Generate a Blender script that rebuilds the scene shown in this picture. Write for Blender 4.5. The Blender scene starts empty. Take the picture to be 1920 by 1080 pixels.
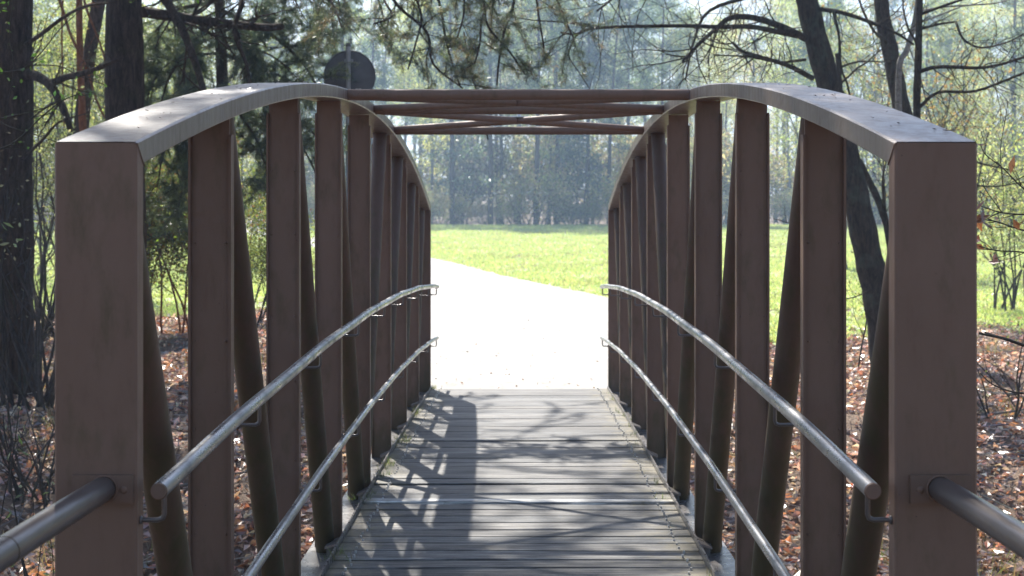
import bpy, math, random
import numpy as np
from mathutils import Vector, Matrix

S = bpy.context.scene
COL = S.collection
R = math.radians
rng = np.random.default_rng(7)
random.seed(7)

# ---------------------------------------------------------------- camera
CX, CZ, F = 0.011, 1.65, 2666.7          # camera x, camera height, focal length in pixels of a 1920 wide picture
cd = bpy.data.cameras.new('camera')
cd.lens = 50; cd.sensor_width = 36
cd.shift_x = -16/1920; cd.shift_y = -118/1920
cd.clip_start = 0.05; cd.clip_end = 3000
cd.dof.use_dof = True; cd.dof.focus_distance = 5.4; cd.dof.aperture_fstop = 6.3
cam = bpy.data.objects.new('camera', cd); COL.objects.link(cam)
cam.location = (CX, 0, CZ); cam.rotation_euler = (R(90), 0, 0)
S.camera = cam
# ---------------------------------------------------------------- light
SUN_EL, SUN_AZ = 48.0, 18.0               # elevation, degrees left of straight ahead
W = bpy.data.worlds.new('World'); S.world = W; W.use_nodes = True
nt = W.node_tree; bg = nt.nodes['Background']
sky = nt.nodes.new('ShaderNodeTexSky'); sky.sky_type = 'NISHITA'; sky.sun_disc = False
sky.sun_elevation = R(SUN_EL); sky.sun_rotation = R(-SUN_AZ)
sky.air_density = 1.0; sky.dust_density = 1.5; sky.ozone_density = 1.0
nt.links.new(sky.outputs[0], bg.inputs[0]); bg.inputs[1].default_value = 0.095
sd = bpy.data.lights.new('sun', 'SUN'); sd.energy = 5.0; sd.angle = R(0.55); sd.color = (1, 0.95, 0.87)
sun = bpy.data.objects.new('sun', sd); COL.objects.link(sun)
sdir = Vector((-math.sin(R(SUN_AZ))*math.cos(R(SUN_EL)), math.cos(R(SUN_AZ))*math.cos(R(SUN_EL)), math.sin(R(SUN_EL))))
sun.rotation_euler = sdir.to_track_quat('Z', 'Y').to_euler(); sun.location = (0, 0, 30)
S.view_settings.view_transform = 'Standard'; S.view_settings.look = 'None'
S.view_settings.gamma = 1; S.view_settings.exposure = 1.25
S.render.engine = 'CYCLES'
S.cycles.use_denoising = True
S.cycles.max_bounces = 8; S.cycles.volume_bounces = 1; S.cycles.transparent_max_bounces = 8
S.cycles.sample_clamp_indirect = 6

# ---------------------------------------------------------------- helpers
def P(px, py, D):                          # where a pixel of the photo lies at distance D (used to measure real places)
    return np.array((CX + (px-976)*D/F, D, CZ + (422-py)*D/F))
def tag(o, label=None, cat=None, group=None, kind=None):
    if label: o['label'] = label
    if cat: o['category'] = cat
    if group: o['group'] = group
    if kind: o['kind'] = kind
    return o
def empty(name, loc=(0, 0, 0), **k):
    o = bpy.data.objects.new(name, None); COL.objects.link(o); o.location = loc
    o.empty_display_size = .2
    return tag(o, **k)
def link(name, me, mat, parent=None, **k):
    o = bpy.data.objects.new(name, me); COL.objects.link(o)
    me.materials.append(mat)
    if parent is not None:
        o.parent = parent
        o.matrix_parent_inverse = Matrix.Translation(-Vector(parent.location))
    return tag(o, **k)
def mesh_np(name, V, loops, sizes, col=None, smooth=False):
    me = bpy.data.meshes.new(name)
    V = np.asarray(V, np.float32); loops = np.asarray(loops, np.int32); sizes = np.asarray(sizes, np.int32)
    me.vertices.add(len(V)); me.vertices.foreach_set('co', V.ravel())
    me.loops.add(len(loops)); me.loops.foreach_set('vertex_index', loops)
    me.polygons.add(len(sizes))
    st = np.zeros(len(sizes), np.int32); st[1:] = np.cumsum(sizes)[:-1]
    me.polygons.foreach_set('loop_start', st)
    try: me.polygons.foreach_set('loop_total', sizes)
    except Exception: pass
    me.polygons.foreach_set('use_smooth', np.full(len(sizes), bool(smooth)))
    me.update(calc_edges=True)
    if col is not None:
        a = me.color_attributes.new('Col', 'FLOAT_COLOR', 'POINT')
        c = np.ones((len(V), 4), np.float32); c[:, :3] = col
        a.data.foreach_set('color', c.ravel())
    return me

class MB:
    """collects boxes, prisms, tubes; builds ONE mesh"""
    def __init__(s): s.V = []; s.L = []; s.Z = []; s.n = 0; s.C = []
    def add(s, verts, faces, col=None):
        verts = np.asarray(verts, float)
        s.V.append(verts)
        for f in faces: s.L.extend([i+s.n for i in f]); s.Z.append(len(f))
        s.n += len(verts)
        s.C.append(np.tile(np.array(col if col is not None else (1, 1, 1), float), (len(verts), 1)) if (col is None or np.ndim(col) == 1) else np.asarray(col))
    def box(s, x0, x1, y0, y1, z0, z1, col=None, bev=0.0):
        if bev <= 0:
            v = [(x0,y0,z0),(x1,y0,z0),(x1,y1,z0),(x0,y1,z0),(x0,y0,z1),(x1,y0,z1),(x1,y1,z1),(x0,y1,z1)]
            s.add(v, [(0,3,2,1),(4,5,6,7),(0,1,5,4),(1,2,6,5),(2,3,7,6),(3,0,4,7)], col); return
        b = bev
        pr = [(x0,z0),(x1,z0),(x1,z1-b),(x1-b,z1),(x0+b,z1),(x0,z1-b)]
        v = [(x, y0, z) for x, z in pr]+[(x, y1, z) for x, z in pr]
        n = 6; f = [tuple(range(n)), tuple(range(2*n-1, n-1, -1))]
        f += [(i, i+n, (i+1) % n+n, (i+1) % n) for i in range(n)]
        s.add(v, f, col)
    def prism(s, prof, a, b, col=None):
        """prof: 3D points loop at a; extruded by vector b-a"""
        pr = np.asarray(prof, float); d = np.asarray(b, float)-np.asarray(a, float); n = len(pr)
        v = np.vstack([pr, pr+d])
        f = [tuple(range(n)), tuple(range(2*n-1, n-1, -1))]+[(i, i+n, (i+1) % n+n, (i+1) % n) for i in range(n)]
        s.add(v, f, col)
    def tube(s, pts, rad, n=8, cap=True, col=None):
        pts = np.asarray(pts, float); m = len(pts)
        rad = np.ones(m)*rad if np.ndim(rad) == 0 else np.asarray(rad, float)
        t = np.gradient(pts, axis=0); t /= np.maximum(np.linalg.norm(t, axis=1, keepdims=True), 1e-9)
        mean = t.mean(0)
        ref = np.eye(3)[np.argmin(np.abs(mean))]
        u = np.cross(t, ref); u /= np.maximum(np.linalg.norm(u, axis=1, keepdims=True), 1e-9)
        w = np.cross(t, u)
        a = np.linspace(0, 2*math.pi, n, endpoint=False)
        ring = pts[:, None]+rad[:, None, None]*(np.cos(a)[None, :, None]*u[:, None]+np.sin(a)[None, :, None]*w[:, None])
        b = s.n; s.V.append(ring.reshape(-1, 3)); s.n += m*n
        i = np.arange(m-1)[:, None]*n; j = np.arange(n)[None]; k = (j+1) % n
        q = np.stack([i+j, i+k, i+n+k, i+n+j], -1).reshape(-1)+b
        s.L.extend(q.tolist()); s.Z.extend([4]*((m-1)*n))
        if cap:
            s.L.extend((b+np.arange(n)[::-1]).tolist()); s.Z.append(n)
            s.L.extend((b+(m-1)*n+np.arange(n)).tolist()); s.Z.append(n)
        s.C.append(np.tile(np.array(col if col is not None else (1, 1, 1), float), (m*n, 1)))
    def sphere(s, c, r, n=10, m=6, sc=(1, 1, 1)):
        v = [(0, 0, 1)]
        for i in range(1, m):
            th = math.pi*i/m
            v += [(math.sin(th)*math.cos(2*math.pi*j/n), math.sin(th)*math.sin(2*math.pi*j/n), math.cos(th)) for j in range(n)]
        v.append((0, 0, -1))
        f = [(0, 1+j, 1+(j+1) % n) for j in range(n)]
        for i in range(m-2):
            for j in range(n):
                a0 = 1+i*n+j; a1 = 1+i*n+(j+1) % n; f.append((a0, a0+n, a1+n, a1))
        l = 1+(m-1)*n
        f += [(l, l-n+(j+1) % n, l-n+j) for j in range(n)]
        s.add(np.array(v)*r*np.array(sc)+np.array(c), f)
    def build(s, name, mat, parent=None, smooth=False, auto=None, **k):
        C = np.vstack(s.C)
        me = mesh_np(name, np.vstack(s.V), s.L, s.Z, col=C, smooth=smooth)
        o = link(name, me, mat, parent, **k)
        if auto is not None:
            me.polygons.foreach_set('use_smooth', np.ones(len(me.polygons), bool))
            try: me.set_sharp_from_angle(angle=R(auto))
            except Exception: pass
        return o

def norm(v): v = np.asarray(v, float); return v/max(np.linalg.norm(v), 1e-9)

# ---------------------------------------------------------------- materials
def mat(name):
    m = bpy.data.materials.new(name); m.use_nodes = True
    return m, m.node_tree, m.node_tree.nodes['Principled BSDF']
def N(nt, typ, **k):
    n = nt.nodes.new(typ)
    for a, b in k.items():
        if a in n.inputs: n.inputs[a].default_value = b
        else: setattr(n, a, b)
    return n
def noise(nt, scale, detail=4, rough=.55, vec=None, dist=0.0):
    n = N(nt, 'ShaderNodeTexNoise'); n.inputs['Scale'].default_value = scale
    n.inputs['Detail'].default_value = detail; n.inputs['Roughness'].default_value = rough
    n.inputs['Distortion'].default_value = dist
    if vec is not None: nt.links.new(vec, n.inputs['Vector'])
    return n
def ramp(nt, src, stops):
    r = N(nt, 'ShaderNodeValToRGB'); nt.links.new(src, r.inputs[0])
    e = r.color_ramp.elements
    while len(e) < len(stops): e.new(.5)
    for i, (p, c) in enumerate(stops):
        e[i].position = p; e[i].color = (*c, 1) if len(c) == 3 else c
    return r
def mixc(nt, fac, a, b, mode='MIX'):
    m = N(nt, 'ShaderNodeMix'); m.data_type = 'RGBA'; m.blend_type = mode
    for sock, v in ((m.inputs[0], fac), (m.inputs[6], a), (m.inputs[7], b)):
        if hasattr(v, 'is_linked') or hasattr(v, 'links'): nt.links.new(v, sock)
        elif np.ndim(v) == 0: sock.default_value = v
        else: sock.default_value = (*v, 1)
    return m.outputs[2]
def bump(nt, b, src, strength, dist=.01):
    n = N(nt, 'ShaderNodeBump'); n.inputs['Strength'].default_value = strength; n.inputs['Distance'].default_value = dist
    nt.links.new(src, n.inputs['Height']); nt.links.new(n.outputs[0], b.inputs['Normal']); return n
def objvec(nt, scale=(1, 1, 1)):
    t = N(nt, 'ShaderNodeTexCoord'); m = N(nt, 'ShaderNodeMapping'); m.inputs['Scale'].default_value = scale
    nt.links.new(t.outputs['Object'], m.inputs[0]); return m.outputs[0]

def paint_mat(name, base, worn, rough=.38, moss=0.0, mossz=.9, spec=.5):
    m, t, b = mat(name)
    v = objvec(t)
    n1 = noise(t, 3.0, 5, vec=v); n2 = noise(t, 420, 2, vec=v); n3 = noise(t, 26, 5, .7, vec=objvec(t, (1, 1, .25)))
    r1 = ramp(t, n1.outputs[0], [(.35, (0, 0, 0)), (.7, (1, 1, 1))])
    c = mixc(t, r1.outputs[0], base, worn)
    r3 = ramp(t, n3.outputs[0], [(.26, (.90, .89, .88)), (.44, (1, 1, 1)), (.75, (1.03, 1.03, 1.03))])
    c = mixc(t, 1.0, c, r3.outputs[0], 'MULTIPLY')
    oi = N(t, 'ShaderNodeObjectInfo'); ro = ramp(t, oi.outputs['Random'], [(0, (.88, .88, .87)), (.5, (1, 1, 1)), (1, (1.08, 1.06, 1.05))])
    c = mixc(t, 1.0, c, ro.outputs[0], 'MULTIPLY')
    # specks of dirt
    vo = N(t, 'ShaderNodeTexVoronoi'); vo.inputs['Scale'].default_value = 38; t.links.new(v, vo.inputs['Vector'])
    rs = ramp(t, vo.outputs['Distance'], [(.045, (1, 1, 1)), (.07, (0, 0, 0))])
    nn = noise(t, 5, 2, vec=v); rn = ramp(t, nn.outputs[0], [(.56, (0, 0, 0)), (.62, (1, 1, 1))])
    f = mixc(t, 1.0, rs.outputs[0], rn.outputs[0], 'MULTIPLY')
    c = mixc(t, f, c, (.02, .017, .014))
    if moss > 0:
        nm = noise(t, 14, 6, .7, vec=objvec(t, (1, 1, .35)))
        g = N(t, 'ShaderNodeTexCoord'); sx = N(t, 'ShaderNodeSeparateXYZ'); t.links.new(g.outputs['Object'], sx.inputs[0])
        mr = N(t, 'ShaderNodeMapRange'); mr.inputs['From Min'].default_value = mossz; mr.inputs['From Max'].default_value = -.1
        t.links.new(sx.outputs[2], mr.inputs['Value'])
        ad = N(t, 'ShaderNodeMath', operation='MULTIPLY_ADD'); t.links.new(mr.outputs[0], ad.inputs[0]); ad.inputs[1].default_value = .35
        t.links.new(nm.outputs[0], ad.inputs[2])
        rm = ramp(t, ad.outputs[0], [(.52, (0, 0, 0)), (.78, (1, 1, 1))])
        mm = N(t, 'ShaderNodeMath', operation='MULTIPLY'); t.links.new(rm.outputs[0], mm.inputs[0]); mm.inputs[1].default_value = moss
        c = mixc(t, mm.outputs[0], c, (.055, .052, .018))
    t.links.new(c, b.inputs['Base Color'])
    rr = ramp(t, n3.outputs[0], [(.3, (rough+.18,)*3), (.6, (rough,)*3)])
    t.links.new(rr.outputs[0], b.inputs['Roughness'])
    b.inputs['Specular IOR Level'].default_value = spec
    bump(t, b, n2.outputs[0], .25, .002)
    return m
M_brown = paint_mat('brown_paint', (.165, .097, .067), (.178, .107, .076), .5, spec=.3, moss=.6, mossz=.42)
M_chord = paint_mat('brown_paint_greyish', (.125, .088, .070), (.17, .135, .112), .33, spec=.7)  # greyer and glossier brown for the arch chords
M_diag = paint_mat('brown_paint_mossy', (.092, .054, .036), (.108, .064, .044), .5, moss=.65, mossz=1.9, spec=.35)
M_low = paint_mat('brown_paint_glossy', (.10, .088, .085), (.15, .14, .13), .26, spec=.8)

def rail_mat():
    m, t, b = mat('worn_handrail')
    v = objvec(t, (1, .5, 1))
    n = noise(t, 9, 5, .65, vec=v)
    c = ramp(t, n.outputs[0], [(.28, (.16, .155, .15)), (.44, (.27, .27, .275)), (.64, (.36, .365, .375))])
    t.links.new(c.outputs[0], b.inputs['Base Color'])
    b.inputs['Metallic'].default_value = .8
    r = ramp(t, n.outputs[0], [(.3, (.48,)*3), (.6, (.24,)*3)]); t.links.new(r.outputs[0], b.inputs['Roughness'])
    n2 = noise(t, 300, 2, vec=objvec(t)); bump(t, b, n2.outputs[0], .2, .002)
    return m
M_rail = rail_mat()
def approach_mat():
    m, t, b = mat('painted_approach_rail')
    v = objvec(t); n = noise(t, 9, 4, vec=v)
    c = ramp(t, n.outputs[0], [(.3, (.085, .07, .064)), (.7, (.12, .10, .093))])
    t.links.new(c.outputs[0], b.inputs['Base Color'])
    b.inputs['Roughness'].default_value = .3; b.inputs['Specular IOR Level'].default_value = .9
    b.inputs['Metallic'].default_value = .25
    n2 = noise(t, 300, 2, vec=v); bump(t, b, n2.outputs[0], .15, .002)
    return m
M_app = approach_mat()

def wood_mat():
    m, t, b = mat('weathered_planks')
    at = N(t, 'ShaderNodeVertexColor', layer_name='Col')
    v = objvec(t, (1.2, 38, 20)); g = noise(t, 2.4, 8, .72, vec=v, dist=.35)
    v2 = objvec(t, (.6, 3.0, 1)); g2 = noise(t, 2.5, 4, vec=v2)
    c = ramp(t, g.outputs[0], [(.30, (.016, .016, .016)), (.49, (.060, .058, .056)), (.67, (.28, .275, .258))])
    c2 = mixc(t, 1.0, c.outputs[0], at.outputs[0], 'MULTIPLY')
    # light dirt and lichen toward the kerbs: stains with their own noise shape
    gx = N(t, 'ShaderNodeTexCoord'); sx = N(t, 'ShaderNodeSeparateXYZ'); t.links.new(gx.outputs['Object'], sx.inputs[0])
    ab = N(t, 'ShaderNodeMath', operation='ABSOLUTE'); t.links.new(sx.outputs[0], ab.inputs[0])
    mr = N(t, 'ShaderNodeMapRange'); mr.inputs['From Min'].default_value = .55; mr.inputs['From Max'].default_value = .95
    t.links.new(ab.outputs[0], mr.inputs['Value'])
    ns = noise(t, 9, 6, .7, vec=objvec(t))
    ad = N(t, 'ShaderNodeMath', operation='MULTIPLY_ADD'); t.links.new(mr.outputs[0], ad.inputs[0]); ad.inputs[1].default_value = .3
    t.links.new(ns.outputs[0], ad.inputs[2])
    rs = ramp(t, ad.outputs[0], [(.6, (0, 0, 0)), (.8, (.75,)*3)])
    c3 = mixc(t, rs.outputs[0], c2, (.17, .145, .085))
    r2 = ramp(t, g2.outputs[0], [(.3, (.72, .72, .72)), (.65, (1.1, 1.1, 1.1))])
    c4 = mixc(t, 1.0, c3, r2.outputs[0], 'MULTIPLY')
    t.links.new(c4, b.inputs['Base Color'])
    b.inputs['Roughness'].default_value = .62; b.inputs['Specular IOR Level'].default_value = .4
    bump(t, b, g.outputs[0], .5, .006)
    return m
M_wood = wood_mat()
def simple(name, col, rough=.6, metal=0, bs=0, bscale=50, var=.25, nscale=8):
    m, t, b = mat(name)
    n = noise(t, nscale, 5, vec=objvec(t))
    lo = tuple(c*(1-var) for c in col); hi = tuple(min(1, c*(1+var)) for c in col)
    c = ramp(t, n.outputs[0], [(.3, lo), (.7, hi)]); t.links.new(c.outputs[0], b.inputs['Base Color'])
    b.inputs['Roughness'].default_value = rough; b.inputs['Metallic'].default_value = metal
    if bs: n2 = noise(t, bscale, 5, vec=objvec(t)); bump(t, b, n2.outputs[0], bs, .01)
    return m
M_steel = simple('galvanised_steel', (.30, .30, .30), .4, .5)
M_screw = simple('screw_heads', (.65, .65, .65), .3, .7)
M_signback = simple('grey_sign_back', (.085, .086, .092), .55, .2, var=.15)
M_signpost = simple('grey_sign_post', (.22, .225, .23), .5, .1)
M_sticker = simple('pale_sticker', (.5, .5, .48), .6)

def bark_mat(name, a, b_, moss=(.06, .07, .02), mossy=.3, zs=.35, scale=14, bs=1.0):
    m, t, b = mat(name)
    v = objvec(t, (1, 1, zs)); n = noise(t, scale, 8, .7, vec=v, dist=.6)
    vo = N(t, 'ShaderNodeTexVoronoi'); vo.feature = 'DISTANCE_TO_EDGE'; vo.inputs['Scale'].default_value = scale*1.1
    nv = mixc(t, .35, v, n.outputs[1]); t.links.new(nv, vo.inputs['Vector'])
    r = ramp(t, vo.outputs['Distance'], [(0.0, (.55,)*3), (.25, (1, 1, 1))])
    c = ramp(t, n.outputs[0], [(.3, a), (.68, b_)])
    c = mixc(t, 1.0, c.outputs[0], r.outputs[0], 'MULTIPLY')
    nm = noise(t, 3.2, 6, .65, vec=objvec(t)); rm = ramp(t, nm.outputs[0], [(.52, (0, 0, 0)), (.66, (mossy,)*3)])
    c = mixc(t, rm.outputs[0], c, moss)
    t.links.new(c, b.inputs['Base Color']); b.inputs['Roughness'].default_value = .9; b.inputs['Specular IOR Level'].default_value = .2
    ad = N(t, 'ShaderNodeMath', operation='ADD'); t.links.new(n.outputs[0], ad.inputs[0]); t.links.new(vo.outputs['Distance'], ad.inputs[1])
    bump(t, b, ad.outputs[0], bs, .03)
    return m
M_pinebark = bark_mat('pine_bark', (.030, .020, .013), (.19, .135, .092), mossy=.25, zs=.22, scale=22)
M_oakbark = bark_mat('oak_bark', (.028, .021, .013), (.17, .13, .085), moss=(.13, .15, .10), mossy=.7, zs=.22, scale=26)
M_twig = bark_mat('twig_bark', (.05, .042, .034), (.14, .12, .10), mossy=.45, scale=30, bs=.4)
M_orange = bark_mat('orange_pine_bark', (.16, .06, .025), (.34, .15, .07), mossy=.2, scale=20, bs=.5)
M_pale = bark_mat('pale_bark', (.18, .165, .14), (.36, .34, .30), mossy=.3, scale=16, bs=.4)
M_dead = bark_mat('dead_wood', (.12, .11, .10), (.32, .30, .27), mossy=.1, scale=24, bs=.4)

def leaf_mat(name, trans=.5, gloss=.12, rough=.35, tint=(1, 1, 1), vary=None):
    m = bpy.data.materials.new(name); m.use_nodes = True; t = m.node_tree; t.nodes.clear()
    at = N(t, 'ShaderNodeVertexColor', layer_name='Col')
    d = N(t, 'ShaderNodeBsdfDiffuse'); tr = N(t, 'ShaderNodeBsdfTranslucent'); g = N(t, 'ShaderNodeBsdfGlossy')
    g.inputs['Roughness'].default_value = rough; g.inputs['Color'].default_value = (1, 1, 1, 1)
    src = at.outputs[0]
    if vary:
        oi = N(t, 'ShaderNodeObjectInfo'); rr = ramp(t, oi.outputs['Random'], vary); src = mixc(t, 1.0, src, rr.outputs[0], 'MULTIPLY')
    mu = mixc(t, 1.0, src, tint, 'MULTIPLY')
    t.links.new(src, d.inputs[0]); t.links.new(mu, tr.inputs[0])
    m1 = N(t, 'ShaderNodeMixShader'); m1.inputs[0].default_value = trans
    t.links.new(d.outputs[0], m1.inputs[1]); t.links.new(tr.outputs[0], m1.inputs[2])
    m2 = N(t, 'ShaderNodeMixShader'); m2.inputs[0].default_value = gloss
    t.links.new(m1.outputs[0], m2.inputs[1]); t.links.new(g.outputs[0], m2.inputs[2])
    o = N(t, 'ShaderNodeOutputMaterial'); t.links.new(m2.outputs[0], o.inputs[0])
    return m
M_leaf = leaf_mat('spring_leaves', .6, .04, .4, (1.3, 1.3, .8))
M_needle = leaf_mat('pine_needles', .5, .08, .35, (1.3, 1.3, 1))
VARY = [(0, (.55, .62, .85)), (.3, (1.2, 1.25, .95)), (.5, (.85, .92, 1.15)), (.75, (1.6, 1.55, 1.25)), (1, (.75, .72, .78))]
M_farleaf = leaf_mat('far_spring_leaves', .72, .03, .35, (1.35, 1.35, .95), VARY)
M_farneedle = leaf_mat('far_needles', .6, .04, .3, (1.3, 1.35, 1.0), VARY)
M_litter = leaf_mat('dry_leaves', .45, .12, .35, (1.35, 1.08, .85))
M_grass = leaf_mat('grass_blades', .6, .08, .4, (1.2, 1.25, .7))

# ---------------------------------------------------------------- terrain
def smooth(a, b, x): t = np.clip((x-a)/(b-a), 0, 1); return t*t*(3-2*t)
def wob(x, y):
    return .05*np.sin(x*1.3+y*.7)+.035*np.sin(x*2.9-y*2.1+1)+.03*np.sin(y*3.7+x*.6)+.02*np.sin(x*6.1+2)*np.sin(y*5.3)
PATH_R = [(1.35, -6), (1.3, 3.3), (.98, 3.42), (.98, 14.40), (1.35, 15.2), (2.0, 18), (2.3, 23), (1.9, 31), (-.4, 40), (-2.1, 48), (-3.4, 53), (-6.6, 64), (-10.8, 76), (-18, 99), (-34, 132)]
PATH_L = [(-1.35, -6), (-1.3, 3.3), (-.98, 3.42), (-.98, 14.40), (-1.1, 15.2), (-1.25, 17), (-1.7, 22), (-2.7, 31), (-4.6, 43), (-6.2, 52), (-8.9, 62), (-10.4, 67), (-14.6, 79), (-24, 103), (-42, 136)]
def path_x(y):
    yr = np.array([p[1] for p in PATH_R]); xr = np.array([p[0] for p in PATH_R])
    yl = np.array([p[1] for p in PATH_L]); xl = np.array([p[0] for p in PATH_L])
    return np.interp(y, yl, xl), np.interp(y, yr, xr)
def ground(x, y):
    x = np.asarray(x, float); y = np.asarray(y, float)
    g = 1.6*np.clip((y-22)/80, 0, 1)**1.35
    d = -.85*np.exp(-((y-9)/3.3)**2)
    l, r = path_x(y)
    off = np.maximum(l-x, x-r); soft = smooth(0.0, 1.2, off)
    w = wob(x, y)*soft*np.clip(1.2-(y-22)/12, .25, 1)
    side = -.10*soft*smooth(3, 9, y)*(1-smooth(17, 22, y))
    hill = 6*smooth(104, 300, y)+.0
    return g+d+w+side+hill-.012
def grid_mesh(xs, ys, zf, dz=0):
    X, Y = np.meshgrid(xs, ys); Z = zf(X, Y)+dz
    V = np.stack([X, Y, Z], -1).reshape(-1, 3); nx = len(xs); ny = len(ys)
    i = (np.arange(ny-1)[:, None]*nx+np.arange(nx-1)[None]).reshape(-1)
    q = np.stack([i, i+1, i+nx+1, i+nx], -1).reshape(-1)
    return V, q, np.full((nx-1)*(ny-1), 4)
def soil_mat():
    m, t, b = mat('leafy_soil')
    v = objvec(t); n = noise(t, 2.5, 8, .7, vec=v); n2 = noise(t, 30, 5, .7, vec=v)
    c = ramp(t, n2.outputs[0], [(.3, (.07, .046, .03)), (.55, (.22, .15, .10)), (.72, (.40, .30, .22))])
    r = ramp(t, n.outputs[0], [(.4, (.7, .7, .7)), (.6, (1.1, 1.1, 1.1))])
    c = mixc(t, 1.0, c.outputs[0], r.outputs[0], 'MULTIPLY'); t.links.new(c, b.inputs['Base Color'])
    b.inputs['Roughness'].default_value = .9; bump(t, b, n2.outputs[0], 1, .04); return m
def meadow_mat():
    m, t, b = mat('meadow_turf')
    v = objvec(t); n = noise(t, .35, 6, .65, vec=v); n2 = noise(t, 9, 6, .75, vec=v)
    c = ramp(t, n.outputs[0], [(.35, (.32, .40, .15)), (.55, (.39, .47, .19)), (.70, (.47, .46, .28))])
    r = ramp(t, n2.outputs[0], [(.3, (.55,)*3), (.65, (1.15,)*3)])
    c = mixc(t, 1.0, c.outputs[0], r.outputs[0], 'MULTIPLY'); t.links.new(c, b.inputs['Base Color'])
    b.inputs['Roughness'].default_value = .8; bump(t, b, n2.outputs[0], .8, .05); return m
def gravel_mat():
    m, t, b = mat('pale_gravel')
    v = objvec(t); n = noise(t, 1.3, 6, .6, vec=v); n2 = noise(t, 60, 4, .8, vec=v)
    n3 = noise(t, 5, 6, .75, vec=objvec(t, (1, .6, 1)))
    c0 = ramp(t, n2.outputs[0], [(.3, (.18, .172, .158)), (.7, (.42, .405, .375))]); r0 = ramp(t, n.outputs[0], [(.35, (.88, .87, .86)), (.6, (1, 1, 1))])
    c = type('o', (), {'outputs': [mixc(t, 1.0, c0.outputs[0], r0.outputs[0], 'MULTIPLY')]})
    r = ramp(t, n3.outputs[0], [(.30, (.62, .56, .50)), (.44, (1, 1, 1))])
    c = mixc(t, 1.0, c.outputs[0], r.outputs[0], 'MULTIPLY'); t.links.new(c, b.inputs['Base Color'])
    b.inputs['Roughness'].default_value = .8; bump(t, b, n2.outputs[0], .4, .01); return m
M_soil = soil_mat(); M_meadow = meadow_mat(); M_gravel = gravel_mat()

xs = np.concatenate([-np.geomspace(400, 14, 18), np.linspace(-13.6, 13.6, 120), np.geomspace(14, 400, 18)])
ys = np.concatenate([np.linspace(-60, -6, 8), np.linspace(-5, 32, 170), np.linspace(33, 104, 50), np.geomspace(106, 700, 16)])
V, q, s = grid_mesh(xs, ys, ground)
link('ground', mesh_np('ground', V, q, s, smooth=True), M_soil, kind='structure')
# meadow: a sheet over the soil from the litter edge on, its near edge uneven
def meadow_edge(x):
    base = np.where(x > 0, 20.5+.12*np.abs(x), 27.5-.25*np.abs(x))
    return base+.8*np.sin(x*1.1)+.5*np.sin(x*2.7+1)+.3*np.sin(x*6.3)
mx = np.concatenate([-np.geomspace(300, 16, 16), np.linspace(-15.5, 15.5, 180), np.geomspace(16, 300, 16)])
tt = np.concatenate([np.linspace(0, .15, 30), np.linspace(.16, 1, 60)])
X, T = np.meshgrid(mx, tt); E = meadow_edge(X); Y = E+(118-E)*T**1.2
Z = ground(X, Y)+.006+.03*smooth(0, .02, T)*0
Vm = np.stack([X, Y, Z], -1).reshape(-1, 3); nx = len(mx); i = (np.arange(len(tt)-1)[:, None]*nx+np.arange(nx-1)[None]).reshape(-1)
link('meadow', mesh_np('meadow', Vm, np.stack([i, i+1, i+nx+1, i+nx], -1).reshape(-1), np.full(len(i), 4), smooth=True), M_meadow, kind='structure')
# path: two stretches (this side, far side of the bridge) in one sheet each
def path_sheet(name, y0, y1, n, mt=None):
    yy = np.linspace(y0, y1, n); l, r = path_x(yy)
    jl = .05*np.sin(yy*3.1)+.04*np.sin(yy*7.7); jr = .05*np.sin(yy*2.7+1)+.04*np.sin(yy*8.3)
    if y0 < 5: jl = jr = jl*0
    jl = jl*smooth(15, 17, yy); jr = jr*smooth(15, 17, yy)
    t = np.linspace(0, 1, 14)
    X = (l+jl)[:, None]+(r+jr-l-jl)[:, None]*t[None]; Y = np.repeat(yy[:, None], 14, 1)
    Z = ground(X, Y)+.014
    if y0 > 5: Z = np.maximum(Z, -.035*np.ones_like(Z)*(1-smooth(14, 17, Y))+Z*smooth(14, 17, Y))
    V = np.stack([X, Y, Z], -1).reshape(-1, 3); i = (np.arange(n-1)[:, None]*14+np.arange(13)[None]).reshape(-1)
    link(name, mesh_np(name, V, np.stack([i, i+1, i+15, i+14], -1).reshape(-1), np.full(len(i), 4), smooth=True), mt or M_gravel, kind='structure')
path_sheet('path', 14.46, 134, 240); path_sheet('path', -6, 3.36, 20, simple('low_bounce_path', (.07, .068, .065), .8, bs=.5, bscale=90))  # near stretch is out of view, darkened to cut bounce onto the end posts

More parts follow.
